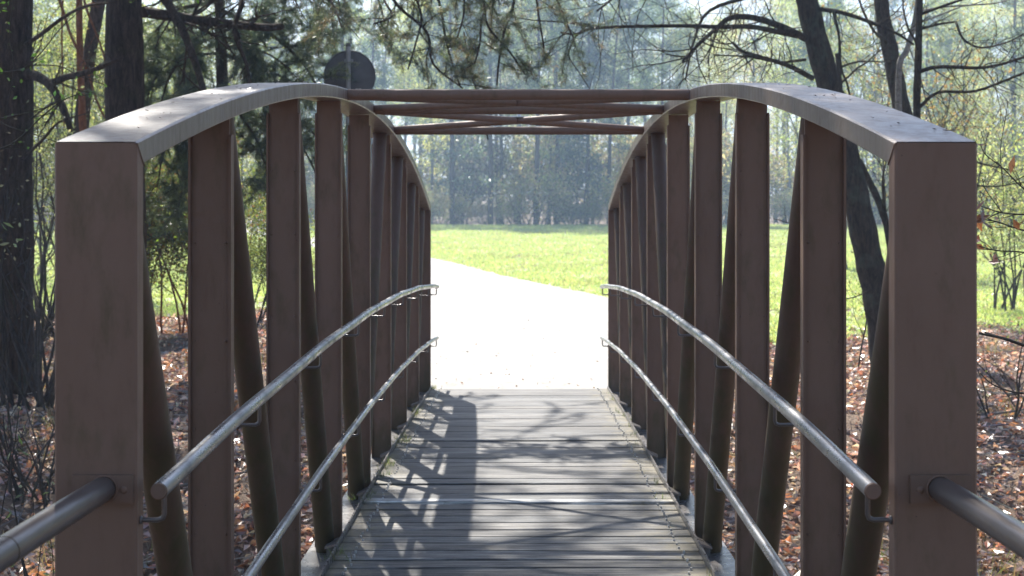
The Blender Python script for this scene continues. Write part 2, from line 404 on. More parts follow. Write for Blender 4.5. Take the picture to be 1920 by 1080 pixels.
# ---------------------------------------------------------------- the bridge
Y0, Y1 = 3.376, 14.456; YM = (Y0+Y1)/2; HL = (Y1-Y0)/2
def par(y): return 1-((np.asarray(y, float)-YM)/HL)**2
def deck_z(y): return -.012+.075*par(y)
def top_z(y): return CZ+.198+.556*par(y)          # top face of the arch
LOW = CZ-1.69                                      # top of the lower chord
POSTS = [YM+1.423*(k-4) for k in range(1, 8)]
XI, XO = .90, 1.096
br = empty('footbridge', (0, YM, 0), label='brown steel arched footbridge with timber deck crossing the ditch', cat='bridge')
TH = .062
for s in (-1, 1):
    side = 'left' if s < 0 else 'right'
    xa, xb = sorted((s*XI, s*XO)); b = .005
    # arch chord: rectangular tube bent along the arch, mitred into the end posts
    yy = np.linspace(Y0, Y1, 61)
    dz = np.gradient(top_z(yy), yy)
    nrm = np.stack([-dz, np.ones_like(dz)], 1); nrm /= np.linalg.norm(nrm, axis=1, keepdims=True)
    up_y, up_z = yy, top_z(yy)
    lo_y = yy-nrm[:, 0]*TH; lo_z = top_z(yy)-nrm[:, 1]*TH
    lo_y[0] = Y0+TH; lo_y[-1] = Y1-TH; lo_z[0] = top_z(Y0)-TH+.012; lo_z[-1] = lo_z[0]
    def at(d): # d: 0 = top, 1 = bottom
        return up_y+(lo_y-up_y)*d, up_z+(lo_z-up_z)*d
    e = b/TH; rows = []
    for x, d in ((xa+b, 0), (xa, e), (xa, 1-e), (xa+b, 1), (xb-b, 1), (xb, 1-e), (xb, e), (xb-b, 0)):
        Yd, Zd = at(d); rows.append(np.stack([np.full_like(Yd, x), Yd, Zd], 1))
    A = np.stack(rows, 1); n = 8; m = len(yy)
    mb = MB(); f = []
    for i in range(m-1):
        for j in range(n): f.append((i*n+j, i*n+(j+1) % n, (i+1)*n+(j+1) % n, (i+1)*n+j))
    mb.add(A.reshape(-1, 3), f); ch = mb.build('arch_chord', M_chord, br, auto=40)
    # end posts
    for ye, sg in ((Y0, 1), (Y1, -1)):
        mb = MB(); ya, yb = sorted((ye, ye+sg*TH)); zb = -.75
        zt_f = top_z(ye)-.0015; zt_b = lo_z[0]-.001
        pr = [(xa+b, 0), (xb-b, 0), (xb, e), (xb, 1-e), (xb-b, 1), (xa+b, 1), (xa, 1-e), (xa, e)]
        v = [(x, ye+sg*TH*d, zb) for x, d in pr]+[(x, ye+sg*TH*d, zt_f+(zt_b-zt_f)*d-.001) for x, d in pr]
        mb.add(v, [tuple(range(8)), tuple(range(15, 7, -1))]+[(i, i+8, (i+1) % 8+8, (i+1) % 8) for i in range(8)])
        mb.build('end_post', M_brown, br)
        # weld bead of the mitre
    mb = MB(); x = s*(XI-.0005)
    mb.tube([(x, Y0+.001, top_z(Y0)-.004), (x, Y0+.02, top_z(Y0)-.02), (x, Y0+.04, top_z(Y0)-.036), (x, Y0+TH, top_z(Y0)-TH+.010)], .0022, 6)
    mb.build('weld_bead', M_brown, br, smooth=True)
    # channel uprights
    for y in POSTS:
        mb = MB(); x0, x1 = sorted((s*.930, s*1.070)); y0 = y-.024; y1 = y+.024
        zt = float(top_z(y))-TH-.002; zt_f = zt-.075
        mb.box(x0+.008, x1-.008, y0+.014, y0+.022, LOW, zt+.0)
        for xf0, xf1 in ((x0, x0+.008), (x1-.008, x1)):
            v = [(xf0, y0, LOW), (xf1, y0, LOW), (xf1, y1, LOW), (xf0, y1, LOW), (xf0, y0, zt_f), (xf1, y0, zt_f), (xf1, y0+.012, zt_f+.01), (xf0, y0+.012, zt_f+.01),
                 (xf0, y1, zt_f+.012), (xf1, y1, zt_f+.012)]
            mb.add(v, [(0, 3, 2, 1), (0, 1, 5, 4), (1, 2, 9, 6, 5), (3, 0, 4, 7, 8), (2, 3, 8, 9), (4, 5, 6, 7), (7, 6, 9, 8)])
        for zz in np.arange(.35, zt-.2, .31):
            for xx in (x0+.02, x1-.02): mb.sphere((xx, y0+.0135, zz+.02*math.sin(zz*9+y)), .0045, 6, 4)
        mb.build('upright', M_brown, br)
    # diagonal round tubes: top leans toward the near end in the near half, mirrored in the far half
    ys_ = [Y0+.03]+POSTS+[Y1-.03]
    for k in range(8):
        ya, yb = ys_[k], ys_[k+1]
        if k < 4: top_y, bot_y = ya+.09, yb-.10
        else: top_y, bot_y = yb-.09, ya+.10
        mb = MB()
        ztop = float(top_z(top_y))-TH-.004
        p0 = np.array((s*1.0, top_y, ztop+.03)); p1 = np.array((s*1.0, bot_y, LOW-.03))
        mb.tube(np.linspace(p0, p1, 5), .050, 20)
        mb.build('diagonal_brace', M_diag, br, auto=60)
    # lower chord with its welded gussets
    mb = MB(); mb.box(xa, xb, Y0+TH+.003, Y1-TH-.003, LOW-.10, LOW, bev=.004); lc = mb.build('lower_chord', M_low, br)
    for k, y in enumerate(POSTS):
        mb = MB(); x0 = s*.893; x1 = s*.985
        z = LOW+.055
        pr = [(x0, y-.32, z+.035), (x0, y-.12, z+.035), (x1, y-.17, z), (x1, y-.27, z)]
        pr2 = [(a, b_, c-.012) for a, b_, c in pr]
        v = pr+pr2
        mb.add(v, [(0, 1, 2, 3), (7, 6, 5, 4), (0, 4, 5, 1), (1, 5, 6, 2), (2, 6, 7, 3), (3, 7, 4, 0)])
        mb.box(min(x0, x1)+.004, max(x0, x1)-.004, y-.225, y-.213, LOW, z-.012)
        mb.build('gusset_plate', M_low, lc)
    # kerb bar along the deck edge
    mb = MB(); ky = np.linspace(Y0+.01, Y1-.01, 70)
    x0, x1 = sorted((s*.888, s*.897)); kz = deck_z(ky)+.028+.003*np.sin(ky*5.1+s)*np.sin(ky*1.7); kl = deck_z(ky)-.07
    rows = [np.stack([np.full_like(ky, x), ky, z], 1) for x, z in ((x0, kl), (x1, kl), (x1, kz), (x0, kz))]
    A = np.stack(rows, 1); n = 4; f = [(0, 3, 2, 1), tuple((len(ky)-1)*4+j for j in range(4))]
    for i in range(len(ky)-1):
        for j in range(n): f.append((i*n+j, i*n+(j+1) % n, (i+1)*n+(j+1) % n, (i+1)*n+j))
    mb.add(A.reshape(-1, 3), f); mb.build('kerb_bar', M_low, br)
    # handrails: upper and lower, arched, with bent rod brackets at each post
    xr = s*.842
    for h, c, r in ((CZ-.625, .135, .0205), (CZ-1.15, .13, .0175)):
        ry = np.linspace(Y0-.02, Y1+.12, 40)
        rz = h+c*(1-((ry-YM)/HL)**2)+.002*np.sin(ry*3.3)
        mb = MB(); mb.tube(np.stack([np.full_like(ry, xr), ry, rz], 1), r, 20, cap=False)
        hr = mb.build('handrail', M_rail, br, smooth=True)
        mb = MB(); mb.tube([(xr, Y0-.021, rz[0]), (xr, Y0-.0255, rz[0])], [r, r*.88], 20); mb.build('end_cap', M_brown, hr, auto=30)
        for y in [Y0+.03]+POSTS+[Y1-.03]:
            z = h+c*(1-((y-YM)/HL)**2)
            xe = s*(.899 if y in (Y0+.03, Y1-.03) else .930)
            if y == Y1-.03: y += .0
            drop = .062
            pts = [(xr, y, z-r+.003), (xr, y, z-r-drop+.014), (xr+s*.004, y, z-r-drop+.004), (xr+s*.014, y, z-r-drop), (xe, y, z-r-drop)]
            mb = MB(); mb.tube(pts, .0062, 8); mb.sphere((xe-s*.001, y, z-r-drop), .010, 8, 5, (.6, 1, 1.1)); mb.build('rail_bracket', M_app, hr, auto=50)
    # approach rail bolted on the near face of the near end post
    zc = CZ-.624; xc = -.975 if s < 0 else 1.004
    ap = None
    mb = MB()
    pts = [(xc, Y0-.009, zc), (xc, Y0-.035, zc), (xc, Y0-.3, zc+.001), (xc, Y0-.66, zc), (xc, 1.5, zc), (xc, .6, zc-.0), (xc, -.4, zc), (xc, -.6, zc-.02), (xc, -.66, zc-.09), (xc, -.66, ground(xc, -.66)-.1)]
    mb.tube(pts, [.027, .030, .030, .030, .030, .030, .030, .030, .030, .030], 24); ap = mb.build('approach_rail', M_app, br, auto=50)
    mb = MB(); mb.tube([(xc, Y0-.66, zc), (xc, Y0-.664, zc)], .0306, 24); mb.build('joint_ring', M_diag, ap)
    mb = MB(); px0 = xc-.077 if s < 0 else xc-.070
    mb.box(px0, px0+.145, Y0-.011, Y0-.0005, zc-.036, zc+.032, bev=.001); mb.build('mounting_plate', M_brown, ap)
    for dx in (-.046, .046):
        mb = MB(); mb.sphere((xc+dx, Y0-.008, zc-.003), .0105, 12, 8, (1, .7, 1)); mb.build('rivet', M_brown, ap, smooth=True)
    mb = MB(); a = np.linspace(0, 2*math.pi, 21); mb.tube(np.stack([xc+.031*np.cos(a), np.full(21, Y0-.011), zc+.031*np.sin(a)], 1), .003, 6, cap=False)
    mb.build('weld_ring', M_brown, ap, smooth=True)
# cross tubes and cross bracing overhead
def chord_c(y): return float(top_z(y))-.031
T3, T4, T5 = POSTS[2], POSTS[3], POSTS[4]
for y in (T3, T4, T5):
    mb = MB(); mb.tube([(-.899, y, chord_c(y)), (0, y, chord_c(y)), (.899, y, chord_c(y))], .0295, 20, cap=False); mb.build('cross_tube', M_brown, br, smooth=True)
for ya, yb in ((T3, T4), (T4, T5)):
    za, zb = chord_c(ya+.07), chord_c(yb-.07)
    for sgn in (-1, 1):
        p0 = np.array((-.899*sgn, ya+.075, za)); p1 = np.array((.899*sgn, yb-.075, zb)); mid = (p0+p1)/2
        if sgn < 0:
            mb = MB(); mb.tube([p0, p1], .023, 16, cap=False); mb.build('brace_tube', M_brown, br, smooth=True)
        else:
            d = norm(p1-p0)
            mb = MB(); mb.tube([p0, mid-d*.03], .023, 16, cap=True); mb.tube([mid+d*.03, p1], .023, 16, cap=True); bt = mb.build('brace_tube', M_brown, br, auto=40)
            mb = MB(); mb.box(mid[0]-.06, mid[0]+.06, mid[1]-.03, mid[1]+.03, mid[2]+.023, mid[2]+.031, bev=.003)
            mb.sphere(mid+np.array((0, 0, .033)), .014, 8, 6); mb.build('clamp_plate', M_screw, bt)
# deck planks (ONE mesh): boards with rounded arrises, gaps, small warps; tone per board
mb = MB(); y = Y0+.01; k = 0; pale_done = False
while y < Y1-.03:
    w = .150+random.uniform(-.006, .010)
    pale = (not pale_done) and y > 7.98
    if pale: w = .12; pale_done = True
    y2 = min(y+w, Y1-.005)
    z0 = float(deck_z((y+y2)/2)); lift = random.uniform(-.004, .004) + (.006 if pale else 0)
    tl = random.uniform(-.003, .003)
    tone = random.uniform(.6, 1.3); warm = random.uniform(-.05, .05)
    colr = np.array((tone*(1+warm), tone, tone*(1-warm)))
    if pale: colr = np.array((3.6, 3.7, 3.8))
    xs_ = np.linspace(-.886, .886, 9); n = 6; vs = []
    bz = random.uniform(.003, .007)
    for x in xs_:
        zw = z0+lift+.002*math.sin(x*2.5+k)
        vs += [(x, y, z0-.045), (x, y2, z0-.045), (x, y2, zw+tl-bz), (x, y2-bz, zw+tl), (x, y+bz, zw-tl), (x, y, zw-tl-bz)]
    f = [tuple(range(n)), tuple(range(8*n+n-1, 8*n-1, -1))]
    for i in range(8):
        for j in range(n): f.append((i*n+j, (i+1)*n+j, (i+1)*n+(j+1) % n, i*n+(j+1) % n))
    mb.add(vs, f, colr)
    y = y2+random.choice([.004, .006, .008, .011, .018]); k += 1
deck = mb.build('deck', M_wood, br)
mb = MB()
for yy in np.arange(Y0+.05, Y1, .0815):
    for s in (-1, 1):
        x = s*(.795+random.uniform(-.012, .012)); mb.tube([(x, yy, deck_z(yy)-.004), (x, yy, deck_z(yy)+.010)], .0062, 6)
mb.build('screws', M_screw, deck, kind='stuff')
pass
for yc in np.linspace(Y0+.06, Y1-.06, 9):
    mb = MB(); mb.box(-.886, .886, yc-.04, yc+.04, LOW-.16, LOW-.035); mb.build('cross_beam', M_diag, br)

# ---------------------------------------------------------------- round road sign seen from behind
sg = empty('road_sign', (-2.0, 16.7, float(ground(-2.0, 16.7))), label='round road sign seen from behind on a post beyond the bridge', cat='road sign')
c = P(655.5, 143, 16.7); mb = MB()
a = np.linspace(0, 2*math.pi, 49)[:-1]
mb.tube([(c[0], c[1], c[2]), (c[0], c[1]+.006, c[2])], .300, 48); disc = mb.build('disc', M_signback, sg)
mb = MB(); a = np.linspace(0, 2*math.pi, 49); mb.tube(np.stack([c[0]+.299*np.cos(a), np.full(49, c[1]), c[2]+.299*np.sin(a)], 1), .008, 6, cap=False); mb.build('rim', M_signback, disc, smooth=True)
mb = MB(); px_ = P(653.5, 131, 16.66); mb.tube([(px_[0], 16.64, -.4), (px_[0], 16.64, P(0, 86, 16.66)[2])], .028, 14); post = mb.build('post', M_signpost, sg, auto=40)
mb = MB(); mb.tube([(px_[0], 16.64, P(0, 88, 16.66)[2]), (px_[0], 16.64, P(0, 82, 16.66)[2])], .031, 14); mb.build('cap', M_signback, post)
for zz in (c[2]+.18, c[2]-.18):
    mb = MB(); mb.box(px_[0]-.05, px_[0]+.05, 16.66, 16.695, zz-.018, zz+.018); mb.build('clamp', M_signpost, sg)
mb = MB(); q = P(672, 168, 16.69); mb.box(q[0]-.035, q[0]-.006, 16.694, 16.699, q[2]-.012, q[2]+.012); mb.box(q[0]+.004, q[0]+.032, 16.694, 16.699, q[2]-.010, q[2]+.012); mb.build('sticker', M_sticker, disc)

# ---------------------------------------------------------------- plants
def rv(): v = rng.normal(size=3); return v/np.linalg.norm(v)
class Wood:
    """collects tapering branches; remembers where twigs end"""
    def __init__(s): s.mb = MB(); s.tips = []; s.dirs = []; s.segs = []
    def limb(s, pts, r0, r1, n=None, tip=True):
        pts = np.asarray(pts, float)
        m = len(pts)
        n = n or (14 if r0 > .12 else 8 if r0 > .03 else 5 if r0 > .008 else 3)
        s.mb.tube(pts, np.linspace(r0, r1, m), n, cap=r0 > .01)
        s.segs.append((pts, r0, r1))
        if tip: s.tips.append(pts[-1]); s.dirs.append(norm(pts[-1]-pts[-2]))
        return pts
    def grow(s, p, d, L, r, lvl, bend=.25, up=0., kids=5, spread=.9, ratio=.55, grav=0., start=.25, seg=7, taper=.35):
        p = np.array(p, float); d = norm(d); pts = [p.copy()]; ds = []
        n = seg if lvl > 0 else max(3, seg-3)
        for i in range(n):
            d = norm(d+rv()*bend/ math.sqrt(n)*1.4+np.array((0, 0, up-grav*(i/n)))/n); p = p+d*L/n; pts.append(p.copy()); ds.append(d)
        s.limb(pts, r, r*taper, tip=(lvl == 0))
        if lvl > 0:
            k = max(1, int(round(kids*random.uniform(.75, 1.25))))
            for j in range(k):
                t = start+(1-start)*(j+random.random())/k; i = min(n-1, int(t*n)); q = pts[i]+(pts[i+1]-pts[i])*(t*n-i)
                side = rv(); side -= side.dot(ds[i])*ds[i]; side = norm(side)
                dd = norm(ds[i]*(1-.35*spread)+side*spread*random.uniform(.6, 1.1))
                s.grow(q, dd, L*ratio*(1.15-.5*t)*random.uniform(.7, 1.2), r*(1-t*(1-taper))*random.uniform(.45, .65), lvl-1, bend*1.1, up, kids, spread, ratio, grav, .15, max(4, seg-1), taper)
            s.tips.append(pts[-1]); s.dirs.append(ds[-1])
        return pts
    def sprout(s, pts, r, n, L, lvl=1, **k):
        pts = np.asarray(pts, float); seg = np.linalg.norm(np.diff(pts, axis=0), axis=1); cum = np.concatenate([[0], np.cumsum(seg)])
        for j in range(n):
            t = random.uniform(.1, 1)*cum[-1]; i = min(len(seg)-1, int(np.searchsorted(cum, t)-1)); i = max(i, 0)
            q = pts[i]+(pts[i+1]-pts[i])*((t-cum[i])/max(seg[i], 1e-6)); d0 = norm(pts[i+1]-pts[i]); side = rv(); side -= side.dot(d0)*d0
            s.grow(q, norm(d0*.6+norm(side)), L*random.uniform(.5, 1.3), r*random.uniform(.6, 1), lvl, **k)
    def build(s, name, m, parent): return s.mb.build(name, m, parent, smooth=True)
def curve(pts, n=4):
    """Catmull-Rom through the traced points"""
    p = np.asarray(pts, float); q = np.vstack([2*p[0]-p[1], p, 2*p[-1]-p[-2]]); out = []
    for i in range(1, len(q)-2):
        for t in np.linspace(0, 1, n, endpoint=False):
            out.append(.5*((2*q[i])+(-q[i-1]+q[i+1])*t+(2*q[i-1]-5*q[i]+4*q[i+1]-q[i+2])*t*t+(-q[i-1]+3*q[i]-3*q[i+1]+q[i+2])*t**3))
    out.append(p[-1]); return np.array(out)
def trace(pix, D): 
    n = len(pix); Ds = np.ones(n)*D if np.ndim(D) == 0 else np.linspace(D[0], D[1], n)
    return curve([P(a, b, dd) for (a, b), dd in zip(pix, Ds)])

def leaves_mesh(name, C, size, cols, aspect=.5, fold=.25, flat=0.0, jitter=.35):
    """diamond leaves with a slight fold, at centres C"""
    n = len(C); a = rng.normal(size=(n, 3)); 
    if flat: a[:, 2] *= (1-flat)
    a /= np.linalg.norm(a, axis=1, keepdims=True)
    r = rng.normal(size=(n, 3)); 
    if flat: r[:, 2] *= (1-flat)
    b = np.cross(a, np.cross(r, a)) ; b /= np.maximum(np.linalg.norm(b, axis=1, keepdims=True), 1e-6)
    b = b-(b*a).sum(1, keepdims=True)*a; b /= np.maximum(np.linalg.norm(b, axis=1, keepdims=True), 1e-6)
    nn = np.cross(a, b)
    sz = size*rng.uniform(1-jitter, 1+jitter, (n, 1))
    v = np.stack([C-a*sz, C+b*sz*aspect+nn*sz*fold, C+a*sz, C-b*sz*aspect+nn*sz*fold], 1).reshape(-1, 3)
    i = np.arange(n)*4
    q = np.stack([i, i+1, i+2, i, i+2, i+3], -1).reshape(-1)
    return mesh_np(name, v, q, np.full(2*n, 3), col=np.repeat(cols, 4, 0))
def palette(n, cols, jit=.15):
    cols = np.array(cols); c = cols[rng.integers(0, len(cols), n)]*rng.uniform(1-jit*2, 1+jit, (n, 1)); return np.clip(c*rng.uniform(1-jit*.5, 1+jit*.5, (n, 3)), 0, 1)
def needles_mesh(name, C, A, L, width, k, cols, spread=1.0):
    """k needles fanning out of each tuft C around its axis A"""
    n = len(C); C = np.repeat(C, k, 0); A = np.repeat(A, k, 0)
    d = A*.55+rng.normal(size=(n*k, 3))*.62*spread; d /= np.linalg.norm(d, axis=1, keepdims=True)
    r = rng.normal(size=(n*k, 3)); w = np.cross(d, r); w /= np.maximum(np.linalg.norm(w, axis=1, keepdims=True), 1e-6)
    C = C-A*rng.uniform(0, 1, (n*k, 1))*L*1.2
    ln = L*rng.uniform(.7, 1.2, (n*k, 1))
    v = np.stack([C-w*width/2, C+w*width/2, C+d*ln], 1).reshape(-1, 3)
    return mesh_np(name, v, np.arange(3*n*k), np.full(n*k, 3), col=np.repeat(np.repeat(cols, k, 0), 3, 0))
def thing(name, loc, **k): return empty(name, loc, **k)
GREEN = [(.045, .075, .03), (.07, .10, .04), (.035, .06, .03), (.09, .12, .05)]
NEEDLE = [(.022, .042, .020), (.035, .060, .026), (.05, .078, .03), (.09, .075, .03)]
SPRING = [(.20, .27, .05), (.26, .31, .07), (.15, .23, .05), (.30, .33, .10)]
BROWNL = [(.30, .12, .045), (.22, .09, .04), (.38, .17, .06)]

def tufts_along(W, per, jitter, segmin=0, rmax=.02):
    C = []; A = []
    for pts, r0, r1 in W.segs:
        if r0 > rmax: continue
        L = np.linalg.norm(np.diff(pts, axis=0), axis=1).sum(); k = max(1, int(L*per))
        for j in range(k):
            t = random.uniform(.15, 1)*(len(pts)-1); i = min(int(t), len(pts)-2)
            d = norm(pts[i+1]-pts[i]); C.append(pts[i]+(pts[i+1]-pts[i])*(t-i)+rv()*jitter); A.append(norm(d+rv()*.5))
    return np.array(C), np.array(A)

# --- far forest: prototypes, then one object per tree
def far_tree(kind, seed):
    global rng
    random.seed(seed); rng = np.random.default_rng(seed)
    w = Wood(); H = {'pine': 23, 'spruce': 21, 'birch': 18, 'bare': 17, 'bush': 3.6}[kind]
    if kind == 'bush':
        for j in range(9):
            a = random.uniform(0, 6.28); w.grow((random.uniform(-.8, .8), random.uniform(-.5, .5), -.2), (math.cos(a)*.5, math.sin(a)*.5, 1), 2.6, .03, 2, kids=4, spread=.8)
        T = np.array(w.tips); n = 5200
        C = T[rng.integers(0, len(T), n)]+rng.normal(size=(n, 3))*(.42, .42, .42); C = C[C[:, 2] > 0]
        pal = [(.36, .34, .20), (.28, .24, .18), (.28, .32, .14), (.44, .38, .26)]
        return w, leaves_mesh('foliage', C, .07, palette(len(C), pal, .25)), M_twig
    lean = rng.normal(size=2)*.4
    tr = [np.array((lean[0]*(t**2)+.12*math.sin(5*t+seed), lean[1]*t*t, H*t-.3)) for t in np.linspace(0, 1, 14)]
    r = {'pine': .21, 'spruce': .2, 'birch': .14, 'bare': .16}[kind]
    w.limb(tr, r, .03, 8, tip=False)
    if kind == 'pine': z0, nb, L, up, grav = .42, 34, 3.0, .2, .35
    elif kind == 'spruce': z0, nb, L, up, grav = .06, 70, 3.2, -.1, .3
    elif kind == 'birch': z0, nb, L, up, grav = .22, 34, 3.6, .6, .3
    else: z0, nb, L, up, grav = .18, 34, 3.8, .5, 0
    for j in range(nb):
        t = z0+(1-z0)*(j+random.random())/nb; i = min(int(t*13), 12); q = tr[i]+(tr[i+1]-tr[i])*(t*13-i); a = random.uniform(0, 6.28)
        prof = {'pine': math.sin(min(1, (t-z0)/(1-z0)*1.15+.25)*2.6)*.9+.15, 'spruce': 1.05-(t-z0)/(1-z0), 'birch': .35+.8*math.sin(math.pi*(t-z0)/(1-z0)*.9), 'bare': .4+.7*math.sin(math.pi*(t-z0)/(1-z0)*.85)}[kind]
        el = {'pine': .25, 'spruce': -.1, 'birch': 1.0, 'bare': .9}[kind]+random.uniform(-.2, .3)
        w.grow(q, (math.cos(a), math.sin(a), el), L*max(.2, prof)*random.uniform(.7, 1.15), .045*(1.1-t), 2 if kind in ('bare',) else 1, kids=5, spread=.9, grav=grav, up=up, bend=.35, seg=5)
    if kind == 'pine':      # a few dead stubs below the crown
        for j in range(9):
            a = random.uniform(0, 6.28); z = random.uniform(.12, .42)*13; i = int(z); w.grow(tr[i], (math.cos(a), math.sin(a), -.1), random.uniform(.6, 1.6), .025, 1, kids=3)
    C, A = tufts_along(w, {'pine': 7, 'spruce': 8, 'birch': 6, 'bare': 1.6}[kind], .0, rmax=.05)
    n = {'pine': 13000, 'spruce': 16000, 'birch': 10000, 'bare': 4500}[kind]
    sg_ = {'pine': .26, 'spruce': .24, 'birch': .30, 'bare': .25}[kind]
    idx = rng.integers(0, len(C), n); C2 = C[idx]+rng.normal(size=(n, 3))*sg_*(1, 1, .7)
    pal = {'pine': [(.12, .17, .09), (.20, .25, .13), (.07, .10, .06), (.32, .36, .20)], 'spruce': [(.06, .10, .065), (.10, .15, .09), (.18, .24, .14)],
           'birch': [(.42, .46, .14), (.50, .50, .22), (.34, .40, .13), (.55, .54, .32)], 'bare': [(.34, .26, .21), (.42, .36, .26), (.44, .43, .30)]}[kind]
    size = {'pine': .085, 'spruce': .085, 'birch': .062, 'bare': .06}[kind]
    tone = rng.uniform(.7, 1.35, len(C)) if False else 1.0
    fol = leaves_mesh('foliage', C2, size, palette(n, pal, .2), aspect=.6)
    return w, fol, {'pine': M_pinebark, 'spruce': M_pinebark, 'birch': M_pale, 'bare': M_twig}[kind]
protos = []
LAB = {'pine': ('pine_tree', 'tall hazy pine with a bare lower trunk in the far wood', 'pine tree', 'far pines across the meadow'),
       'spruce': ('spruce_tree', 'hazy blue-green spruce with boughs to the ground in the far wood', 'spruce tree', 'far spruces across the meadow'),
       'birch': ('birch_tree', 'pale yellow-green budding birch in the far wood', 'birch tree', 'far birches across the meadow'),
       'bare': ('bare_tree', 'leafless greyish brown tree in the far wood', 'tree', 'far bare trees across the meadow'),
       'bush': ('shrub', 'low tan and olive shrub at the foot of the far wood', 'shrub', 'shrubs along the far meadow edge')}
def inst_tree(src, x, y, rz, sc, zs=1.0, label=None):
    kind, wm, fm, bark = src; nm, lb, ct, gp = LAB[kind]
    t = empty(nm, (0, 0, 0), label=label or lb, cat=ct, group=gp)
    a = link('trunk' if kind != 'bush' else 'stems', wm, bark, t) if not wm.materials else None
    if a is None:
        a = bpy.data.objects.new('trunk' if kind != 'bush' else 'stems', wm); COL.objects.link(a); a.parent = t
    if not fm.materials: fm.materials.append(M_farneedle if kind in ('pine', 'spruce') else M_farleaf)
    b = bpy.data.objects.new('crown', fm); COL.objects.link(b); b.parent = t
    t.location = (x, y, float(ground(x, y))-.05); t.rotation_euler = (0, 0, rz); t.scale = (sc, sc, sc*zs)
    return t
srcs = {}
for kind, seeds in (('pine', (1, 2, 3)), ('spruce', (11, 12)), ('birch', (21, 22)), ('bare', (31, 32)), ('bush', (41, 42))):
    for sd_ in seeds:
        w, fol, bark = far_tree(kind, sd_); wm = mesh_np('wood', np.vstack(w.mb.V), w.mb.L, w.mb.Z, col=np.vstack(w.mb.C), smooth=True)
        srcs.setdefault(kind, []).append((kind, wm, fol, bark))
random.seed(99); rng = np.random.default_rng(99)
# trees one can tell apart at the wood's edge (pixel column of the photo, distance, kind)
named = [(1007, 104, 'pine', 'tall pine with the dark thick trunk at the centre right of the far wood edge'),
         (848, 105, 'pine', 'tall dark pine at the far wood edge, just right of the far left end post'),
         (920, 104, 'pine', 'tall pine with a reddish trunk at the middle of the far wood edge'),
         (1045, 107, 'pine', 'slim blue-grey pine trunk right beside the darkest central pine'),
         (940, 106, 'bare', 'small leaning bare tree left of the darkest central pine'),
         (715, 108, 'birch', 'bright yellow-green birch just right of the round sign'),
         (1100, 106, 'spruce', 'dense spruce left of the far right end post')]
for px, D, kind, lb in named: inst_tree(random.choice(srcs[kind]), CX+(px-976)*D/F, D, random.uniform(0, 6.28), random.uniform(.98, 1.1), label=lb)
seq = ['pine', 'birch', 'bare', 'pine', 'bare', 'birch', 'pine', 'spruce', 'bare', 'pine', 'birch']
for row, (D0, step) in enumerate(((108, 3.6), (117, 4.0), (130, 4.6), (148, 5.4), (172, 7.0))):
    x = -60-row*7+random.uniform(0, 2); k = row*3
    while x < 60+row*7:
        kind = seq[(k*7+row) % len(seq)] if random.random() < .8 else random.choice(seq); k += 1
        y = D0+random.uniform(-3, 3)-(.00)*abs(x)
        inst_tree(random.choice(srcs[kind]), x, y, random.uniform(0, 6.28), random.uniform(.8, 1.12)*(1.0+.07*row))
        x += step*random.uniform(.65, 1.35)
for D0 in (112,):
    x = -52
    while x < 54:
        inst_tree(random.choice(srcs['bush']), x, D0+random.uniform(-1.5, 1.5), random.uniform(0, 6.28), random.uniform(1.3, 2.4), random.uniform(.9, 1.3)); x += random.uniform(3.0, 5.5)
x = -52
while x < 54:
    inst_tree(random.choice(srcs['bush']), x, 103.5+random.uniform(-1.4, 2.5), random.uniform(0, 6.28), random.uniform(.5, 1.25)); x += random.uniform(1.2, 3.2)

# --- nearer trees
def bark_trunk(w, pts, r0, r1, n=18):
    pts = curve(pts, 6); m = len(pts); rad = np.linspace(r0, r1, m)*(1+.05*np.sin(np.arange(m)*1.9)); rad[0] *= 1.35; rad[1] *= 1.18; rad[2] *= 1.08
    w.mb.tube(pts, rad, n); return pts
def finish(t, w, bark, fol=None, fm=None, fname='foliage', wname='trunk'):
    w.build(wname, bark, t)
    if fol is not None: link(fname, fol, fm, t)

